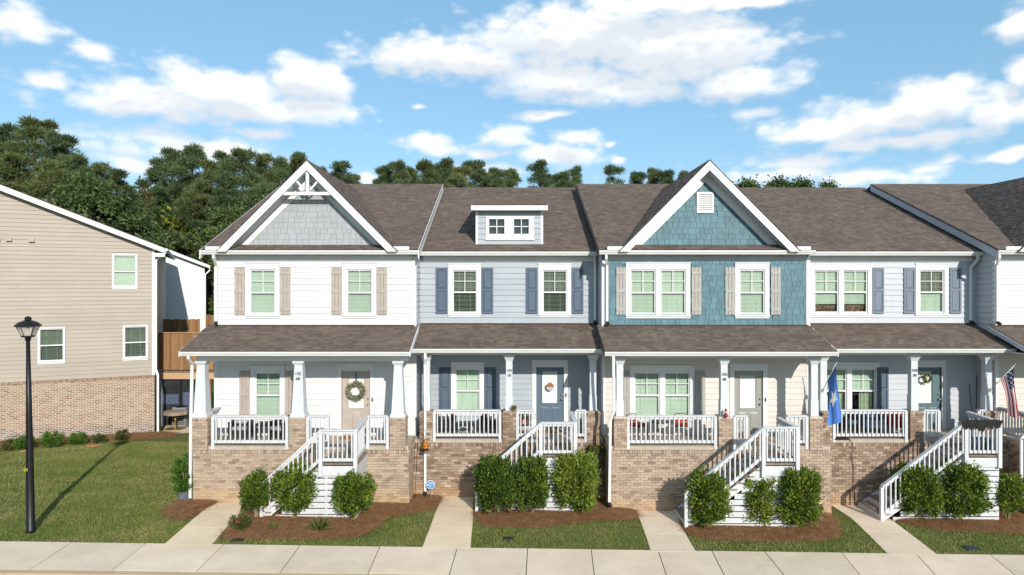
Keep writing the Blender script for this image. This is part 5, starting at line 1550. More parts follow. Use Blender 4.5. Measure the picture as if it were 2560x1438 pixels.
# low shrubs along the tan house
TK = []
for (w, h, n, cl, mt) in ((1.2, .62, 2600, 40, 'leaf_bright'), (.9, .5, 1300, 26, 'leaf_mixed')):
    p, d = shrub_points(n, w, h, 2.2, cl, .03); TK.append((leaf_cloud('foliage', p, d, .10, .024, M[mt]), stem_mesh('stem', w, h, 6, M['stem']), w, h))
for (k, px, pyb, pyt, pw, lab) in ((1, 18, 1128, 1098, 48, 'straw tinged low shrub at the picture edge below the tan house'), (0, 62, 1124, 1092, 74, 'low bright green shrub behind the lamp post'), (0, 128, 1119, 1080, 78, 'largest round green shrub along the tan house brick'),
                              (0, 194, 1112, 1083, 70, 'spreading green shrub between the round and the straw tinged ones'), (1, 247, 1109, 1085, 48, 'small half dry shrub along the tan house brick'), (1, 305, 1101, 1074, 52, 'open green shrub nearest the tan house downspout')):
    gx_, gy_ = gpoint(px, pyb); g = gz(gx_, gy_) + .05; fo, sm, w, h = TK[k]; sc = pw*.62*gy_/FPX/w; sz = (pyb-pyt)*.8*gy_/FPX/h
    r_ = root('low_shrub', (gx_, gy_, g), lab, 'shrub', 'low shrubs along the tan house')
    for nm, me in (('foliage', fo), ('stem', sm)): inst(nm, me, r_, (gx_, gy_, g), (sc, sc, sz), (0, 0, random.uniform(0, 6)))
# potted shrub at the corner of the white townhouse
gx_, gy_ = X(461, 20.4), 20.4; g = gz(gx_, gy_) + .05
r_ = root('potted_shrub', (gx_, gy_, g), 'dark green potted shrub at the corner of the white townhouse', 'potted plant')
MB().lathe(gx_, gy_, [(.15, g), (.20, g+.20), (.22, g+.24), (.19, g+.24), (.17, g+.18)], 16).build('pot', M['pot_grey'], r_)
p, d = shrub_points(5600, .60, 1.12, 2.6, 100, .02)
o = bpy.data.objects.new('foliage', leaf_cloud('foliage', p, d, .07, .017, M['leaf_bright'])); link(o, r_, (gx_, gy_, g+.18))
inst('stem', stem_mesh('stem', .5, 1.0, 5, M['stem']), r_, (gx_, gy_, g+.2))
# small plants in the bed of the white townhouse
def tuft(name, px, py, n, length, width, mat, label, cat, spread=.9, flowers=None):
    gx_, gy_ = gpoint(px, py); g = gz(gx_, gy_) + .06
    r_ = root(name, (gx_, gy_, g), label, cat)
    a = rng.uniform(0, 2*np.pi, n); t = rng.uniform(.15, spread, n)
    d = np.stack([np.cos(a)*t, np.sin(a)*t, np.ones(n)*.8], 1); p = np.stack([np.cos(a)*.03, np.sin(a)*.03, np.zeros(n)], 1)
    o = bpy.data.objects.new('foliage', leaf_cloud('foliage', p, d, length, width, mat, .3, .25)); link(o, r_, (gx_, gy_, g))
    if flowers:
        nf, fm = flowers; mb = MB()
        for i in range(nf):
            aa = random.uniform(0, 6.28); rr = random.uniform(.05, length*.8); mb.ball((gx_+math.cos(aa)*rr, gy_+math.sin(aa)*rr, g+random.uniform(.12, length*.85)), .022, n=6, m=4)
        o = mb.build('blossoms', fm, r_); o['kind'] = 'stuff'
tuft('grass_plant', 797, 1330, 70, .34, .008, M['leaf_fern'], 'spiky pale grass clump in the white townhouse bed', 'plant', 1.6)
tuft('seedling', 684, 1327, 40, .16, .010, M['leaf_fern'], 'tiny green sprig in the bed between the shrubs', 'plant', 1.4)
gx_, gy_ = gpoint(602, 1328); g = gz(gx_, gy_) + .05
r_ = root('flowering_plant', (gx_, gy_, g), 'low plant with rust coloured flowers beside the curving walk', 'plant')
p, d = shrub_points(900, .56, .36, 2.0, 24, .02)
o = bpy.data.objects.new('foliage', leaf_cloud('foliage', p, d, .06, .015, M['leaf_mixed'])); link(o, r_, (gx_, gy_, g))
mb = MB()
for i in range(22):
    a = random.uniform(0, 6.28); rr = random.uniform(.05, .27); mb.ball((gx_+math.cos(a)*rr, gy_+math.sin(a)*rr, g+random.uniform(.15, .33)), .022, n=6, m=4)
o = mb.build('blossoms', M['petal_orange'], r_); o['kind'] = 'stuff'

# ------------------------------------------------------------------ trees
def needle_tree(name, H, crown_lo, rad, nl, tufts, seed, droop=.1):
    """a pine: tapering trunk, limbs, and sprays of needles round the limb ends"""
    R = np.random.default_rng(seed); rs = random.Random(seed)
    mb = MB(); bend = [(rs.uniform(-.25, .25), rs.uniform(-.25, .25)) for _ in range(6)]
    tp = [(0, 0, -1)] + [(bend[i][0]*(i/5), bend[i][1]*(i/5), H*(i+1)/6) for i in range(6)]
    mb.tube(tp, [.30, .27, .23, .19, .14, .09, .02], 7)
    P, Dn = [], []
    for i in range(nl):
        f = (i + rs.random())/nl; z = H*(crown_lo + (1-crown_lo)*f*.97)
        prof = min(1.0, (f+.12)/.35) * max(.04, 1-f)**.62
        L = rad*prof*rs.choice((.35, .6, .8, 1.0, 1.15, 1.4)) + .3; a = i*2.399 + rs.uniform(-.5, .5); up = rs.uniform(.05, .55)*(.4+f)
        p0 = Vector((0, 0, z)); dirv = Vector((math.cos(a), math.sin(a), up-droop)); e = p0 + dirv*L
        mb.tube([p0, p0 + dirv*L*.5 + Vector((0, 0, -.1)), e], [.07*(1-f*.6), .045*(1-f*.6), .012], 4, False)
        for q in range(rs.choice((1, 2, 3, 3))):
            t = rs.uniform(.45, 1.05); c = p0 + dirv*L*t + Vector((rs.uniform(-.5, .5), rs.uniform(-.5, .5), rs.uniform(-.1, .45)))*min(L, 1.6)*.45
            n = int(tufts*rs.uniform(.6, 1.3)); s = rs.uniform(.40, .72)
            k = R.normal(0, 1, (n, 3)); k /= (np.linalg.norm(k, axis=1, keepdims=True) + .01); k *= R.uniform(.35, 1.0, (n, 1)) * np.array([s*1.15, s*1.15, s*.62]); P.append(np.array(c) + k)
            Dn.append(k*1.3 + R.normal(0, .35, (n, 3)) + np.array([0, 0, .4]))
    P = np.concatenate(P); Dn = np.concatenate(Dn)
    tm = bpy.data.meshes.new('trunk'); tm.from_pydata(mb.v, [], mb.f); tm.materials.append(M['bark']); tm.update()
    return tm, P, Dn, H
def leaf_tree(name, H, crown_lo, rad, nl, leaves, seed):
    R = np.random.default_rng(seed); rs = random.Random(seed); mb = MB()
    mb.tube([(0, 0, -1), (.1, 0, H*.3), (-.1, .1, H*.6), (0, 0, H*.85)], [.3, .24, .15, .05], 7)
    P, Dn = [], []
    for i in range(nl):
        f = rs.random(); z = H*(crown_lo+(1-crown_lo)*f); prof = math.sqrt(max(.05, 1-(2*f-.85)**2)); a = rs.uniform(0, 6.28); L = rad*prof*rs.choice((.3, .55, .75, .95, 1.15))
        c = Vector((math.cos(a)*L, math.sin(a)*L, z)); mb.tube([(0, 0, z*.75), c*.6 + Vector((0, 0, z*.36)), c], [.07, .04, .012], 4, False)
        n = int(leaves*rs.uniform(.6, 1.3)); s = rs.uniform(.5, .95)
        k = R.normal(0, 1, (n, 3))*np.array([s*.45, s*.45, s*.32]); P.append(np.array(c)+k); Dn.append(k + R.normal(0, .6, (n, 3)))
    P = np.concatenate(P); Dn = np.concatenate(Dn)
    tm = bpy.data.meshes.new('trunk'); tm.from_pydata(mb.v, [], mb.f); tm.materials.append(M['bark']); tm.update()
    return tm, P, Dn, H
KINDS = {}
def add_kind(key, gen, mats, lw):
    tm, P, Dn, H = gen
    KINDS[key] = (tm, leaf_cloud('crown', P, Dn, lw[0], lw[1], M[mats[0]], .1, .12, .4), [M[m] for m in mats], H)
add_kind('pine_a', needle_tree('a', 20, .30, 3.5, 52, 230, 3), ['needles', 'needles_olive'], (.40, .030))
add_kind('pine_b', needle_tree('b', 20, .45, 3.3, 36, 240, 5), ['needles', 'needles_olive'], (.40, .030))
add_kind('pine_c', needle_tree('c', 20, .22, 4.2, 64, 230, 8), ['needles', 'needles_olive'], (.40, .030))
add_kind('pine_thin', needle_tree('d', 20, .55, 2.6, 22, 190, 13), ['needles', 'needles_olive'], (.38, .030))
add_kind('broad', leaf_tree('e', 14, .25, 4.0, 90, 240, 21), ['leaf_tree'], (.26, .075))
add_kind('yellow', leaf_tree('f', 10, .15, 2.6, 60, 130, 23), ['leaf_yellow'], (.28, .10))
add_kind('russet', leaf_tree('g', 12, .2, 3.0, 60, 120, 29), ['leaf_brown'], (.26, .09))
ORD = ['first', 'second', 'third', 'fourth', 'fifth', 'sixth', 'seventh', 'eighth', 'ninth', 'tenth', 'eleventh', 'twelfth', 'thirteenth', 'fourteenth', 'fifteenth', 'sixteenth', 'seventeenth', 'eighteenth', 'nineteenth', 'twentieth']
NAMES = {'pine_a': 'pine_tree', 'pine_b': 'pine_tree', 'pine_c': 'pine_tree', 'pine_thin': 'pine_tree', 'broad': 'broadleaf_tree', 'yellow': 'broadleaf_tree', 'russet': 'broadleaf_tree'}
WORD = {'pine_a': 'full pine', 'pine_b': 'high crowned pine', 'pine_c': 'broad dark pine', 'pine_thin': 'thin topped pine', 'broad': 'dark leafy tree', 'yellow': 'yellow green tree', 'russet': 'brownish leafy tree'}
def trees(group, where, lst):
    lst = sorted(lst, key=lambda t: t[1]); cnt = {}
    for (kind, px, pyt, D, wid, var) in lst:
        tm, crown, cm, H = KINDS[kind]; x = X(px, D); gzv = -1.2; h = Z(pyt, D) - gzv; s = h/H; sw = wid
        cnt[kind] = cnt.get(kind, 0) + 1
        total = sum(1 for t in lst if t[0] == kind)
        which = ('the ' + ORD[cnt[kind]-1] + ' ' + WORD[kind] + ' from the left, ' + where) if total > 1 else WORD[kind] + ' ' + where
        r_ = root(NAMES[kind], (x, D, gzv), which, 'tree', group)
        a = random.uniform(0, 6.28)
        inst('trunk', tm, r_, (x, D, gzv), (s*sw, s*sw, s), (0, 0, a))
        o = inst('crown', crown, r_, (x, D, gzv), (s*sw, s*sw, s), (0, 0, a))
        o.material_slots[0].link = 'OBJECT'; o.material_slots[0].material = cm[var % len(cm)]
trees('trees behind the tan house', 'behind the tan house roof', [
    ('pine_a', -60, 330, 56, 1.05, 1), ('pine_a', 10, 318, 60, 1.0, 0), ('pine_c', 88, 294, 58, 1.0, 1), ('pine_c', 40, 385, 48, 1.0, 1), ('pine_b', 146, 340, 55, .9, 0), ('pine_c', 130, 400, 47, .9, 1),
    ('pine_c', 190, 388, 52, .95, 0), ('pine_a', 245, 412, 54, .95, 1), ('pine_b', 290, 428, 57, .9, 0), ('broad', 215, 455, 47, 1.0, 0), ('broad', 300, 505, 50, 1.0, 0), ('pine_c', 330, 478, 62, .9, 0), ('broad', 365, 560, 61, .8, 0), ('yellow', 372, 600, 60, .9, 0), ('russet', 352, 480, 66, .8, 0)])
trees('trees between the tan house and the townhouses', 'between the tan house and the white gable', [
    ('pine_b', 398, 402, 68, .9, 0), ('pine_a', 432, 376, 62, .95, 0), ('pine_b', 484, 370, 60, 1.0, 0), ('pine_c', 530, 402, 58, .9, 1), ('pine_a', 562, 386, 64, .85, 0), ('pine_c', 606, 374, 57, 1.0, 0), ('pine_a', 655, 390, 60, .9, 1),
    ('pine_b', 700, 400, 66, .9, 0), ('pine_a', 742, 386, 68, .9, 1), ('broad', 420, 500, 64, 1.1, 0), ('broad', 500, 520, 66, 1.1, 0), ('broad', 590, 530, 52, 1.1, 0), ('pine_c', 560, 470, 54, 1.0, 0), ('pine_c', 470, 455, 63, 1.0, 1), ('pine_c', 660, 470, 54, 1.0, 0), ('yellow', 458, 548, 59, 1.0, 0), ('russet', 385, 470, 72, 1.0, 0), ('broad', 690, 500, 50, 1.0, 0)])
trees('tree tops above the townhouse ridge', 'above the ridge between the two gables', [
    ('pine_a', 800, 425, 78, .9, 1), ('pine_a', 850, 408, 76, .95, 0), ('pine_b', 884, 440, 80, .8, 1), ('pine_b', 965, 418, 78, .8, 0), ('pine_c', 998, 403, 76, .75, 0), ('pine_a', 1030, 424, 84, .9, 1), ('pine_c', 1066, 402, 72, .9, 1), ('pine_b', 1092, 420, 86, .9, 1), ('pine_a', 1118, 404, 78, 1.0, 0), ('pine_c', 1150, 416, 74, .9, 1),
    ('pine_b', 1190, 406, 80, 1.0, 0), ('pine_c', 1214, 436, 86, .8, 1), ('pine_a', 1242, 424, 76, .9, 0), ('pine_b', 1278, 428, 84, .9, 0), ('pine_a', 1350, 408, 78, .9, 0), ('pine_b', 1374, 440, 88, .7, 0), ('pine_b', 1408, 434, 82, .8, 0), ('pine_a', 1440, 422, 84, .7, 0)])
trees('tree tops beside the blue gable', 'above the ridge beside the blue gable', [
    ('pine_thin', 1534, 418, 80, .9, 0), ('pine_b', 1592, 434, 90, .8, 0), ('pine_a', 1632, 424, 92, .7, 1), ('pine_b', 1668, 430, 90, .8, 0), ('pine_a', 1706, 432, 92, .8, 0), ('broad', 1868, 463, 84, .9, 0), ('broad', 1948, 457, 86, .9, 0), ('broad', 2000, 461, 86, .7, 0), ('broad', 2074, 465, 90, .6, 0)])
# ------------------------------------------------------------------ things on the porches and in the beds
def armchair(x, y, z, rot, label, group=None, w=.66, frame=M['wicker'], cush=M['cushion_grey'], pillow=None, back=.70):
    r = root('armchair', (x, y, z), label, 'chair', group)
    XF[0] = (Vector((x, y, z)), rot)
    for sx in (-1, 1):
        for sy in (-1, 1): MB().box(sx*(w/2-.06)-.025, sx*(w/2-.06)+.025, sy*.26-.025, sy*.26+.025, 0, .24).build('leg', frame, r)
        MB().box(sx*(w/2-.05)-.05, sx*(w/2-.05)+.05, -.30, .30, .241, .60).build('armrest', frame, r, bevel=.015)
    MB().box(-w/2+.101, w/2-.101, -.30, .30, .22, .34).build('seat', frame, r)
    MB().hexa([(-w/2, .20, .34), (w/2, .20, .34), (w/2, .30, .34), (-w/2, .30, .34), (-w/2+.02, .30, back), (w/2-.02, .30, back), (w/2-.02, .38, back), (-w/2+.02, .38, back)]).build('backrest', frame, r, bevel=.015)
    MB().box(-w/2+.105, w/2-.105, -.31, .19, .341, .45).build('cushion', cush, r, bevel=.03)
    MB().hexa([(-w/2+.11, .08, .46), (w/2-.11, .08, .46), (w/2-.11, .18, .46), (-w/2+.11, .18, .46), (-w/2+.12, .17, back-.04), (w/2-.12, .17, back-.04), (w/2-.12, .27, back-.04), (-w/2+.12, .27, back-.04)]).build('back_cushion', cush, r, bevel=.03)
    XF[0] = None
    if pillow:
        c, s_ = math.cos(rot), math.sin(rot)
        p = bpy_pillow(x - (-.02)*s_, y + (-.02)*c, z + .56, rot, pillow)
    return r
def bpy_pillow(x, y, z, rot, label):
    """square cushion with dark stripes, leaning on the chair back"""
    pr = root('pillow', (x, y, z), label, 'pillow')
    XF[0] = (Vector((x, y, z)), rot)
    n = 7
    def sh(u, v): return .075*(1-(2*u-1)**4)*(1-(2*v-1)**4)
    for k in range(n):
        m = MB(); u0, u1 = k/n, (k+1)/n
        for side in (-1, 1):
            for j in range(6):
                v0, v1 = j/6, (j+1)/6
                q = [(-.2+.4*u, side*sh(u, v)+(v-.5)*.10, -.2+.4*v) for u, v in ((u0, v0), (u1, v0), (u1, v1), (u0, v1))]
                m.add(q, [(0, 1, 2, 3)])
        m.build('stripe', M['pillow_white'] if k % 3 != 1 else M['pillow_black'], pr, smooth=True)
    XF[0] = None
    return pr
def low_table(x, y, z, w, d, h, label, mat, round_=False):
    t = root('side_table', (x, y, z), label, 'table')
    if round_:
        MB().lathe(x, y, [(w/2-.01, z+h-.03), (w/2, z+h-.015), (w/2-.005, z+h)], 22).build('tabletop', mat, t)
        for k in range(3):
            a = .5 + k*2.094; MB().tube([(x+math.cos(a)*.06, y+math.sin(a)*.06, z+h-.03), (x+math.cos(a)*.05, y+math.sin(a)*.05, z+h*.5), (x+math.cos(a)*w*.42, y+math.sin(a)*w*.42, z)], .014, 6).build('leg', mat, t)
    else:
        MB().box(x-w/2, x+w/2, y-d/2, y+d/2, z+h-.05, z+h).build('tabletop', mat, t)
        for sx in (-1, 1):
            for sy in (-1, 1): MB().box(x+sx*(w/2-.05)-.025, x+sx*(w/2-.05)+.025, y+sy*(d/2-.05)-.025, y+sy*(d/2-.05)+.025, z, z+h-.051).build('leg', mat, t)
    return t
def bistro_chair(x, y, z, rot, label, c1, c2):
    r = root('bistro_chair', (x, y, z), label, 'chair')
    XF[0] = (Vector((x, y, z)), rot); f = M['dark_metal']; w = .44
    for sx in (-1, 1):
        MB().tube([(sx*w/2, -.22, 0), (sx*w/2, -.2, .44)], .012, 6).build('leg', f, r)
        MB().tube([(sx*w/2, .26, 0), (sx*w/2, .2, .44), (sx*w/2, .25, .72)], .012, 6).build('leg', f, r)
        MB().tube([(sx*w/2, -.2, .44), (sx*w/2, -.2, .64), (sx*w/2, .22, .66)], .011, 6).build('armrest', f, r)
    MB().tube([(-w/2, .25, .72), (-w/4, .26, .76), (w/4, .26, .76), (w/2, .25, .72)], .012, 6).build('back_frame', f, r)
    MB().box(-w/2+.01, w/2-.01, -.2, .2, .425, .45).build('seat', f, r)
    MB().box(-w/2+.02, w/2-.02, -.19, .17, .451, .52).build('cushion', c1, r, bevel=.025)
    MB().hexa([(-w/2+.03, .14, .53), (w/2-.03, .14, .53), (w/2-.03, .2, .53), (-w/2+.03, .2, .53), (-w/2+.03, .18, .69), (w/2-.03, .18, .69), (w/2-.03, .25, .69), (-w/2+.03, .25, .69)]).build('backrest', c2, r, bevel=.02)
    XF[0] = None
    return r
P1, P2 = 21.2, 22.1
armchair(X(604, P1), P1, FLOOR, .12, 'black wicker armchair with grey cushions below the ground-floor window of the white townhouse')
low_table(X(660, P1), P1+.05, FLOOR, .5, .5, .5, 'square dark side table between the wicker armchairs of the white townhouse', M['wicker'])
armchair(X(709, P1), P1-.05, FLOOR, -.5, 'black wicker armchair turned towards the stairs on the white townhouse porch')
armchair(X(1112, P2), P2, FLOOR, .25, 'dark armchair with a pale pillow beside the porch downspout of the dormer townhouse', cush=M['pillow_black'], pillow='cream striped pillow on the dark armchair nearest the porch downspout')
armchair(X(1232, P2), P2, FLOOR, -.25, 'dark armchair with a striped pillow beside the numbered column of the dormer townhouse', cush=M['pillow_black'], pillow='striped pillow on the dark armchair next to the numbered column')
low_table(X(1168, P2-.25), P2-.3, FLOOR, .62, .4, .42, 'low black coffee table behind the oval sign of the dormer townhouse', M['dark_metal'])
bistro_chair(X(1594, P1), P1, FLOOR, .7, 'iron porch chair with a red cushion near the corner downspout of the blue townhouse', M['red'], M['red'])
low_table(X(1648, P1), P1, FLOOR, .62, .62, .58, 'round black metal table on the blue townhouse porch', M['dark_metal'], True)
bistro_chair(X(1704, P1), P1, FLOOR, -.2, 'iron porch chair with orange and red cushions below the double window', M['orange'], M['red'])
armchair(X(2112, P2), P2, FLOOR, .5, 'dark porch chair with teal cushions behind the blue flag', cush=M['teal_fabric'])
armchair(X(2178, P2), P2, FLOOR, 0, 'dark blue porch chair in the middle of the pale grey townhouse porch', frame=M['blue_fabric'], cush=M['blue_fabric'])
armchair(X(2240, P2), P2, FLOOR, -.2, 'deep red porch chair beside the numbered column of the pale grey townhouse', frame=M['red'], cush=M['red'])

# oval sign on the railing
ox, oy, oz = X(1158, 21.15), 21.13, Z(1073, 21.15)
sg = root('oval_sign', (ox, oy, oz), 'small dark oval plaque hung on the porch railing of the dormer townhouse', 'sign')
m = MB(); m.prism([(ox+.135*math.cos(a), oz+.085*math.sin(a)) for a in np.linspace(0, 2*math.pi, 25)[:-1]], 'y', oy-.02, oy); m.build('border', M['pillow_white'], sg)
m = MB(); m.prism([(ox+.122*math.cos(a), oz+.073*math.sin(a)) for a in np.linspace(0, 2*math.pi, 25)[:-1]], 'y', oy-.026, oy-.0205); m.build('plaque', M['sign_green'], sg)

def potted(x, y, z, label, r=.09, mat=M['terracotta'], leaf='leaf_bright', fl=None, h=.2):
    p = root('potted_flower', (x, y, z), label, 'potted plant')
    MB().lathe(x, y, [(r*.7, z), (r, z+r*1.6), (r*1.1, z+r*1.6), (r*1.1, z+r*1.9), (r*.85, z+r*1.9), (r*.8, z+r*1.6)], 14).build('pot', mat, p)
    n = 140; k = rng.normal(0, 1, (n, 3))*np.array([r*.8, r*.8, h*.4]); k[:, 2] = abs(k[:, 2])
    o = bpy.data.objects.new('foliage', leaf_cloud('foliage', k, k + np.array([0, 0, .05]), .06, .016, M[leaf])); link(o, p, (x, y, z+r*1.8))
    if fl:
        b = MB()
        for i in range(9): b.ball((x+random.uniform(-r, r), y+random.uniform(-r, r), z+r*1.9+random.uniform(.05, h)), .024, n=6, m=4)
        q = b.build('blossoms', fl, p); q['kind'] = 'stuff'
st = root('plant_stand', (X(1311, 21.6), 21.6, FLOOR), 'black metal plant stand behind the short railing of the dormer townhouse', 'plant stand')
sx0 = X(1311, 21.6)
MB().box(sx0-.26, sx0+.26, 21.48, 21.72, FLOOR+.36, FLOOR+.38).build('shelf', M['dark_metal'], st)
for a in (-.24, .24):
    for b in (21.5, 21.7): MB().tube([(sx0+a, b, FLOOR), (sx0+a, b, FLOOR+.36)], .012, 6).build('leg', M['dark_metal'], st)
potted(sx0-.13, 21.6, FLOOR+.38, 'terracotta pot on the plant stand nearest the numbered column', fl=M['petal_red'])
potted(sx0+.12, 21.6, FLOOR+.38, 'terracotta pot on the plant stand nearest the slate door', fl=None)
potted(X(1285, 21.15), 21.17, PIERZ+.012, 'little pot of red flowers on top of the brick pier', r=.035, fl=M['petal_red'], h=.09)
# figurine on the pier of the blue townhouse
fx, fy, fz = X(1814, 20.26), 20.36-.12, PIERZ+.01
fg = root('figurine', (fx, fy, fz), 'little red and white garden figurine sitting on the brick pier', 'figurine')
MB().lathe(fx, fy, [(.05, fz), (.065, fz+.05), (.05, fz+.11), (.03, fz+.13)], 12).build('torso', M['red'], fg, smooth=True)
MB().ball((fx, fy, fz+.165), .042).build('ball_head', M['pillow_white'], fg, smooth=True)
MB().lathe(fx, fy, [(.044, fz+.18), (.03, fz+.23), (.004, fz+.27)], 10).build('hat', M['red'], fg, smooth=True)
# door mats
def mat(px, D, lab):
    x = X(px, D); o = MB().box(x-.4, x+.4, D-.6, D-.15, FLOOR, FLOOR+.015).build('door_mat', M['rug_brown']); tag(o, lab, 'door mat')
mat(890, 21.8, 'brown coir mat at the taupe door'); mat(1375, 22.7, 'brown coir mat at the slate blue door'); mat(1871, 21.8, 'brown coir mat at the grey door')

# wreaths and door signs
def wreath(xc, y, zc, R, r, n, mat, label, strap=None, L=.07):
    w = root('wreath', (xc, y, zc), label, 'wreath')
    pts = [(xc+R*math.cos(a), y, zc+R*math.sin(a)) for a in np.linspace(0, 2*math.pi, 33)]
    MB().tube(pts, r*.35, 6, False).build('ring', M['bark'], w)
    a = rng.uniform(0, 2*np.pi, n); ph = rng.uniform(0, 2*np.pi, n); rr = r*rng.uniform(.2, .9, n)
    p = np.stack([(R+rr*np.cos(ph))*np.cos(a), -abs(rr*np.sin(ph)), (R+rr*np.cos(ph))*np.sin(a)], 1)
    d = np.stack([-np.sin(a)*.9 + np.cos(a)*rng.normal(0, .7, n), -abs(rng.normal(.35, .3, n)), np.cos(a)*.9 + np.sin(a)*rng.normal(0, .7, n)], 1)
    o = bpy.data.objects.new('leaves', leaf_cloud('leaves', p, d, L, L*.28, M[mat])); link(o, w, (xc, y, zc))
    if strap: MB().box(xc-.014, xc+.014, y+.02, y+.03, zc+R, strap).build('hanger', M['black'], w)
wreath(X(890, 21.75), 21.74, Z(976, 21.75), .235, .085, 750, 'leaf_sage', 'leafy sage green wreath hanging on the taupe door', FLOOR+2.0)
wreath(X(2316, 22.62), 22.62, Z(946, 22.62), .115, .035, 160, 'leaf_fern', 'small round wreath with a knot on the white glazed door')
hx, hy, hz = X(1375, 22.64), 22.64, Z(967, 22.64)
hs = root('door_sign', (hx, hy, hz), 'round hanging sign, rust above and blue grey below, on the slate blue door', 'sign')
for (a0, a1, mt) in ((.12, math.pi-.12, 'terracotta'), (math.pi+.02, 2*math.pi-.02, 'side_blue')):
    m = MB(); m.prism([(hx+.128*math.cos(a), hz+.128*math.sin(a)) for a in np.linspace(a0, a1, 14)], 'y', hy-.015, hy); m.build('half_disc', M[mt], hs)
MB().box(hx-.126, hx+.126, hy-.014, hy-.001, hz-.002, hz+.014).build('band', M['bark'], hs)
m = MB(); m.tube([(hx-.07, hy-.005, hz+.10), (hx, hy-.005, hz+.27), (hx+.07, hy-.005, hz+.10)], .004, 5); m.build('cord', M['black'], hs)

# flags
def cloth(H0, H1, B0, B1, nu, nv, fold, label, name, colour, mats, pole, extra=None):
    f = root(name, pole[0], label, 'flag')
    a, b = Vector(pole[0]), Vector(pole[1])
    MB().tube([a, b], .012, 8).build('pole', M['flag_white'], f, smooth=True)
    MB().ball(b, .026).build('finial', M['nickel'], f, smooth=True)
    MB().box(a.x-.03, a.x+.03, a.y-.005, a.y+.05, a.z-.06, a.z+.04).build('bracket', M['nickel'], f)
    def surf(u, v):
        h = Vector(H0).lerp(Vector(H1), u); e = Vector(B0).lerp(Vector(B1), u)
        p = h.lerp(e, v)
        p.y += fold*math.sin(u*9.5+1.0)*(.25+v) + .03*math.sin(v*5+u*3)
        p.x += .035*math.sin(v*3.1416)*(u-.4) + .012*math.sin(u*14+v*4)*v
        return p
    m = MB()
    V = [surf(i/nu, j/nv) for j in range(nv+1) for i in range(nu+1)]
    F = []; MI = []
    for j in range(nv):
        for i in range(nu):
            k = j*(nu+1)+i; F.append((k, k+1, k+nu+2, k+nu+1)); MI.append(colour((i+.5)/nu, (j+.5)/nv))
    m.add(V, F); m.m = MI
    cl = m.build('cloth', mats, f, smooth=True)
    if extra: extra(f, cl, surf)
    return f
pb, pt = (X(2056, 21.16), 21.14, Z(976, 21.16)), (X(2091, 20.5), 20.5, Z(908, 20.5))
def along(t, p0, p1): return tuple(Vector(p0).lerp(Vector(p1), t))
def star(f, cl, surf):
    for side in (-1, 1):
        m = MB(); pts = []
        for k in range(10):
            r = .46 if k % 2 == 0 else .19; a = math.pi/2 + k*math.pi/5 + .35
            pts.append((.52 - r*math.cos(a)*.95, .49 - r*math.sin(a)*.38))
        c = surf(.52, .49); ring = [surf(max(.02, min(.98, u)), v) for u, v in pts]
        off = Vector((0, -.012*side if side == 1 else .012, 0)); off = Vector((0, .012*side, 0))
        m.add([c+off] + [q+off for q in ring], [(0, 1+k, 1+(k+1) % 10) for k in range(10)]); m.build('star', M['flag_white'], cl)
cloth(along(.97, pb, pt), along(.36, pb, pt), (X(2106, 20.5), 20.52, Z(1055, 20.5)), (X(2070, 20.6), 20.6, Z(1066, 20.6)), 26, 30, .02,
      'sky blue flag with one white star hanging from an angled pole on the porch column', 'star_flag', lambda u, v: 0, [M['flag_blue']], (pb, pt), star)
pb, pt = (X(2474, 21.16), 21.14, Z(975, 21.16)), (X(2538, 20.5), 20.5, Z(912, 20.5))
def us(u, v):
    if u < 7/13 and v < .40:
        i, j = int(u*13/7*12), int(v/.4*12)
        return 2 if (i % 3 == 1 and j % 3 == (1 if (i//3) % 2 == 0 else 2)) else 1
    return 0 if int(u*13) % 2 == 0 else 2
cloth(along(.95, pb, pt), along(.42, pb, pt), (X(2550, 20.5), 20.5, Z(1050, 20.5)), (X(2520, 20.7), 20.7, Z(1038, 20.7)), 52, 66, .05,
      'red and white striped flag with starred blue corner on an angled pole', 'striped_flag', us, [M['flag_red'], M['flag_navy'], M['flag_white']], (pb, pt))

# black gauze thrown over the landing rail
LY4 = 21.2-1.35
def gauze(label):
    m = MB(); n = 44; x0_, x1_ = X(2398, LY4), X(2502, LY4); V = []; F = []
    rows = 7
    for i in range(n+1):
        u = i/n; hang = .08 + .30*math.sin(math.pi*min(1, u*1.02))**.5*(.65+.35*math.sin(u*23)*math.sin(u*7+1)) + random.uniform(-.02, .04)
        for j in range(rows):
            t = j/(rows-1)
            if t < .35: y = LY4 + .08 - .17*t/.35; z = 2.525 + .012*math.sin(u*30+j)
            else: y = LY4 - .095 - .02*math.sin(u*26+t*4); z = 2.52 - hang*(t-.35)/.65
            V.append((x0_+(x1_-x0_)*u, y, z))
    for i in range(n):
        for j in range(rows-1):
            if j == rows-2 and random.random() < .25: continue
            k = i*rows+j; F.append((k, k+rows, k+rows+1, k+1))
    m.add(V, F); o = m.build('gauze_drape', M['black_cloth'], smooth=True); tag(o, label, 'drape')
gauze('ragged black gauze draped over the landing rail of the pale grey townhouse')
for k, (px, w_, lab) in enumerate(((2440, .40, 'blue grey plastic tub on the landing nearest the stairs'), (2476, .36, 'blue grey plastic tub on the landing beside the corner post'))):
    x = X(px, 20.2); tb2 = root('storage_tub', (x, 20.3, 1.5), lab, 'tub')
    MB().frust(x, 20.3, 1.502, 1.86, w_*.85, w_, .34, .40).build('tub_body', M['denim'], tb2)
    MB().box(x-w_/2-.015, x+w_/2+.015, 20.085, 20.515, 1.861, 1.89).build('lid', M['blue_fabric'], tb2)
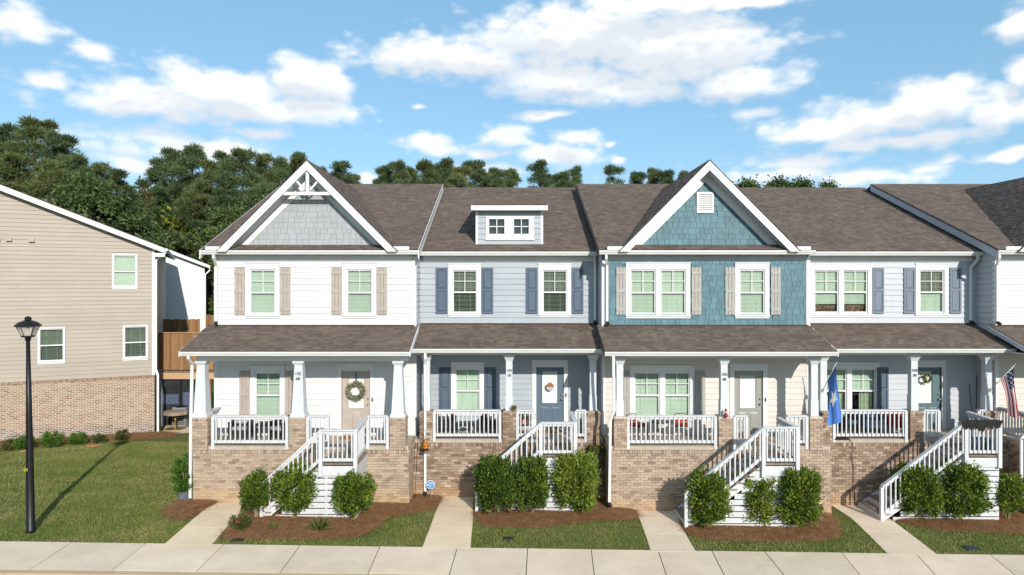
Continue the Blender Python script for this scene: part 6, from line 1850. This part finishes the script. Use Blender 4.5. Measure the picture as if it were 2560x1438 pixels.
for k, (pa, pb_, za, lab) in enumerate(((2432, 2424, 960, 'thin dark rod leaning in the porch corner, the shorter one'), (2438, 2444, 938, 'thin dark rod leaning in the porch corner, the taller one'))):
    o = MB().tube([(X(pa, 22.3), 22.2, FLOOR), (X((pa+pb_)/2, 22.4), 22.4, (FLOOR+Z(za, 22.55))/2+.05), (X(pb_, 22.55), 22.58, Z(za, 22.55))], .012, 6).build('leaning_rod', M['dark_metal']); tag(o, lab, 'rod')
# cable on the brick of the pale grey townhouse
cx = X(2132, 21.15)
o = MB().tube([(cx-.1, 21.3, FLOOR+.01), (cx-.02, 21.16, FLOOR-.06), (cx+.03, 21.12, 1.35), (cx-.05, 21.15, 1.2), (cx+.03, 21.16, .8), (cx+.02, 21.16, .35), (cx+.05, 21.15, -.2)], .010, 6).build('cable', M['black']); tag(o, 'black cable hanging down the brick below the blue flag', 'cable')
m = MB(); m.hexa([(X(2086, 21.2), 21.17, FLOOR-.002), (X(2126, 21.2), 21.165, FLOOR-.002), (X(2124, 21.2), 21.45, FLOOR+.0), (X(2088, 21.2), 21.4, FLOOR+.0), (X(2088, 21.2), 21.2, FLOOR+.03), (X(2122, 21.2), 21.19, FLOOR+.035), (X(2120, 21.2), 21.42, FLOOR+.05), (X(2090, 21.2), 21.38, FLOOR+.03)])
o = m.build('folded_cloth', M['black_cloth'], bevel=.01); tag(o, 'folded black cloth on the porch edge under the blue flag', 'cloth')

# security sign
gx_, gy_ = gpoint(1076, 1236); gy_ = min(gy_, 20.95); gx_ = X(1076, gy_); g = gz(gx_, gy_); zc = Z(1212, gy_)
sg = root('yard_sign', (gx_, gy_, g), 'blue octagonal security sign on a short stake in front of the brick', 'sign')
MB().tube([(gx_, gy_+.012, g-.05), (gx_, gy_+.012, zc)], .008, 6).build('stake', M['nickel'], sg)
for (r_, ya, yb_, mt) in ((.140, .0, .008, 'sign_white'), (.126, -.003, -.0005, 'sign_blue')):
    m = MB(); m.prism([(gx_+r_*math.cos(a), zc+r_*math.sin(a)) for a in [math.radians(22.5+45*k) for k in range(8)]], 'y', gy_+ya, gy_+yb_); m.build('octagon', M[mt], sg)
o = text_object('lettering', 'ADT', .105, M['sign_white'], .0015); link(o, sg, (gx_, gy_-.006, zc)); o.rotation_euler = (math.radians(90), 0, 0); o.scale = (1.05, 1, 1)
for dz in (.07, -.068): MB().box(gx_-.055, gx_+.055, gy_-.0045, gy_-.0032, zc+dz-.006, zc+dz+.006).build('print_line', M['sign_white'], sg)
# shepherd hooks
def hook(px_base, py_base, px_top, D, ztop, side, label):
    x0_ = X(px_base, D); g = gz(x0_, D); x1_ = X(px_top, D)
    h = root('garden_hook', (x0_, D, g), label, 'garden hook')
    arc = [(x1_ + side*.11*(1-math.cos(a)), D-.02*math.sin(a), ztop + .11*math.sin(a)) for a in np.linspace(0, 2.9, 10)]
    MB().tube([(x0_, D, g-.1), (x0_+(x1_-x0_)*.5, D, g+(ztop-g)*.5), (x1_, D, ztop)] + arc[1:] + [(arc[-1][0]+side*.03, D, ztop-.09), (arc[-1][0]+side*.07, D, ztop-.07)], .009, 6).build('rod', M['dark_metal'], h, smooth=True)
    return arc[-1][0], ztop-.08
lxh, lzh = hook(1036, 1235, 1046, 20.8, 1.96, 1, 'black shepherd hook holding an amber lantern against the brick')
lzh -= .06
am = root('garden_lantern', (lxh, 20.8, lzh-.4), 'amber pear shaped lantern hanging from the black hook', 'lantern')
MB().tube([(lxh, 20.8, lzh+.06), (lxh, 20.8, lzh-.06)], .007, 6).build('hanger', M['dark_metal'], am)
MB().lathe(lxh, 20.8, [(.02, lzh-.05), (.045, lzh-.08), (.05, lzh-.14), (.085, lzh-.22), (.10, lzh-.29), (.08, lzh-.36), (.03, lzh-.38)][::-1], 14).build('glass_body', M['amber'], am, smooth=True)
MB().lathe(lxh, 20.8, [(.12, lzh-.41), (.11, lzh-.385), (.04, lzh-.382)], 14).build('drip_tray', M['dark_metal'], am)
fxh, fzh = hook(1512, 1250, 1508, 21.0, 1.78, -1, 'black shepherd hook holding a hanging fern beside the blue townhouse')
fn = root('hanging_fern', (fxh, 21.0, fzh-.5), 'fern in a hanging basket beside the brick corner of the blue townhouse', 'hanging plant')
MB().lathe(fxh, 21.0, [(.10, fzh-.42), (.17, fzh-.30), (.19, fzh-.25), (.16, fzh-.25)], 14).build('basket', M['bark'], fn)
for k in range(3):
    a = k*2.09; MB().tube([(fxh, 21.0, fzh), (fxh+.17*math.cos(a), 21.0+.17*math.sin(a), fzh-.26)], .004, 4).build('chain', M['dark_metal'], fn)
P, Dn = [], []
for k in range(60):
    a = random.uniform(0, 6.28); L = random.uniform(.22, .48); up = random.uniform(.05, .45)
    for q in range(16):
        t = q/15; r_ = .10 + L*.62*math.sin(t*1.5); z = -.24 + up*L*math.sin(t*2.2) - .75*L*t*t
        for s_ in (-1, 1):
            P.append((math.cos(a)*r_, math.sin(a)*r_, z)); Dn.append((-math.sin(a)*s_ + math.cos(a)*.3, math.cos(a)*s_ + math.sin(a)*.3, -.2))
o = bpy.data.objects.new('fronds', leaf_cloud('fronds', np.array(P), np.array(Dn), .05, .012, M['leaf_fern'])); link(o, fn, (fxh, 21.0, fzh))
# utility lids set in the grass
for (px, py, w_, dpt, mt, lab) in ((593, 1352, .30, .20, 'lid', 'black rectangular utility lid in the grass near the curving walk'), (1271, 1348, .26, .22, 'lid', 'dark round-cornered utility lid in the grass of the dormer townhouse'), (2428, 1372, .34, .3, 'lid_green', 'greenish utility lid in the grass of the pale grey townhouse')):
    gx_, gy_ = gpoint(px, py); g = gz(gx_, gy_)
    u = root('utility_lid', (gx_, gy_, g), lab, 'utility lid')
    MB().box(gx_-w_/2, gx_+w_/2, gy_-dpt/2, gy_+dpt/2, g-.02, g+.03).build('rim_frame', M['lid'], u, bevel=.012)
    MB().box(gx_-w_/2+.03, gx_+w_/2-.03, gy_-dpt/2+.03, gy_+dpt/2-.03, g+.031, g+.038).build('cover', M[mt], u)
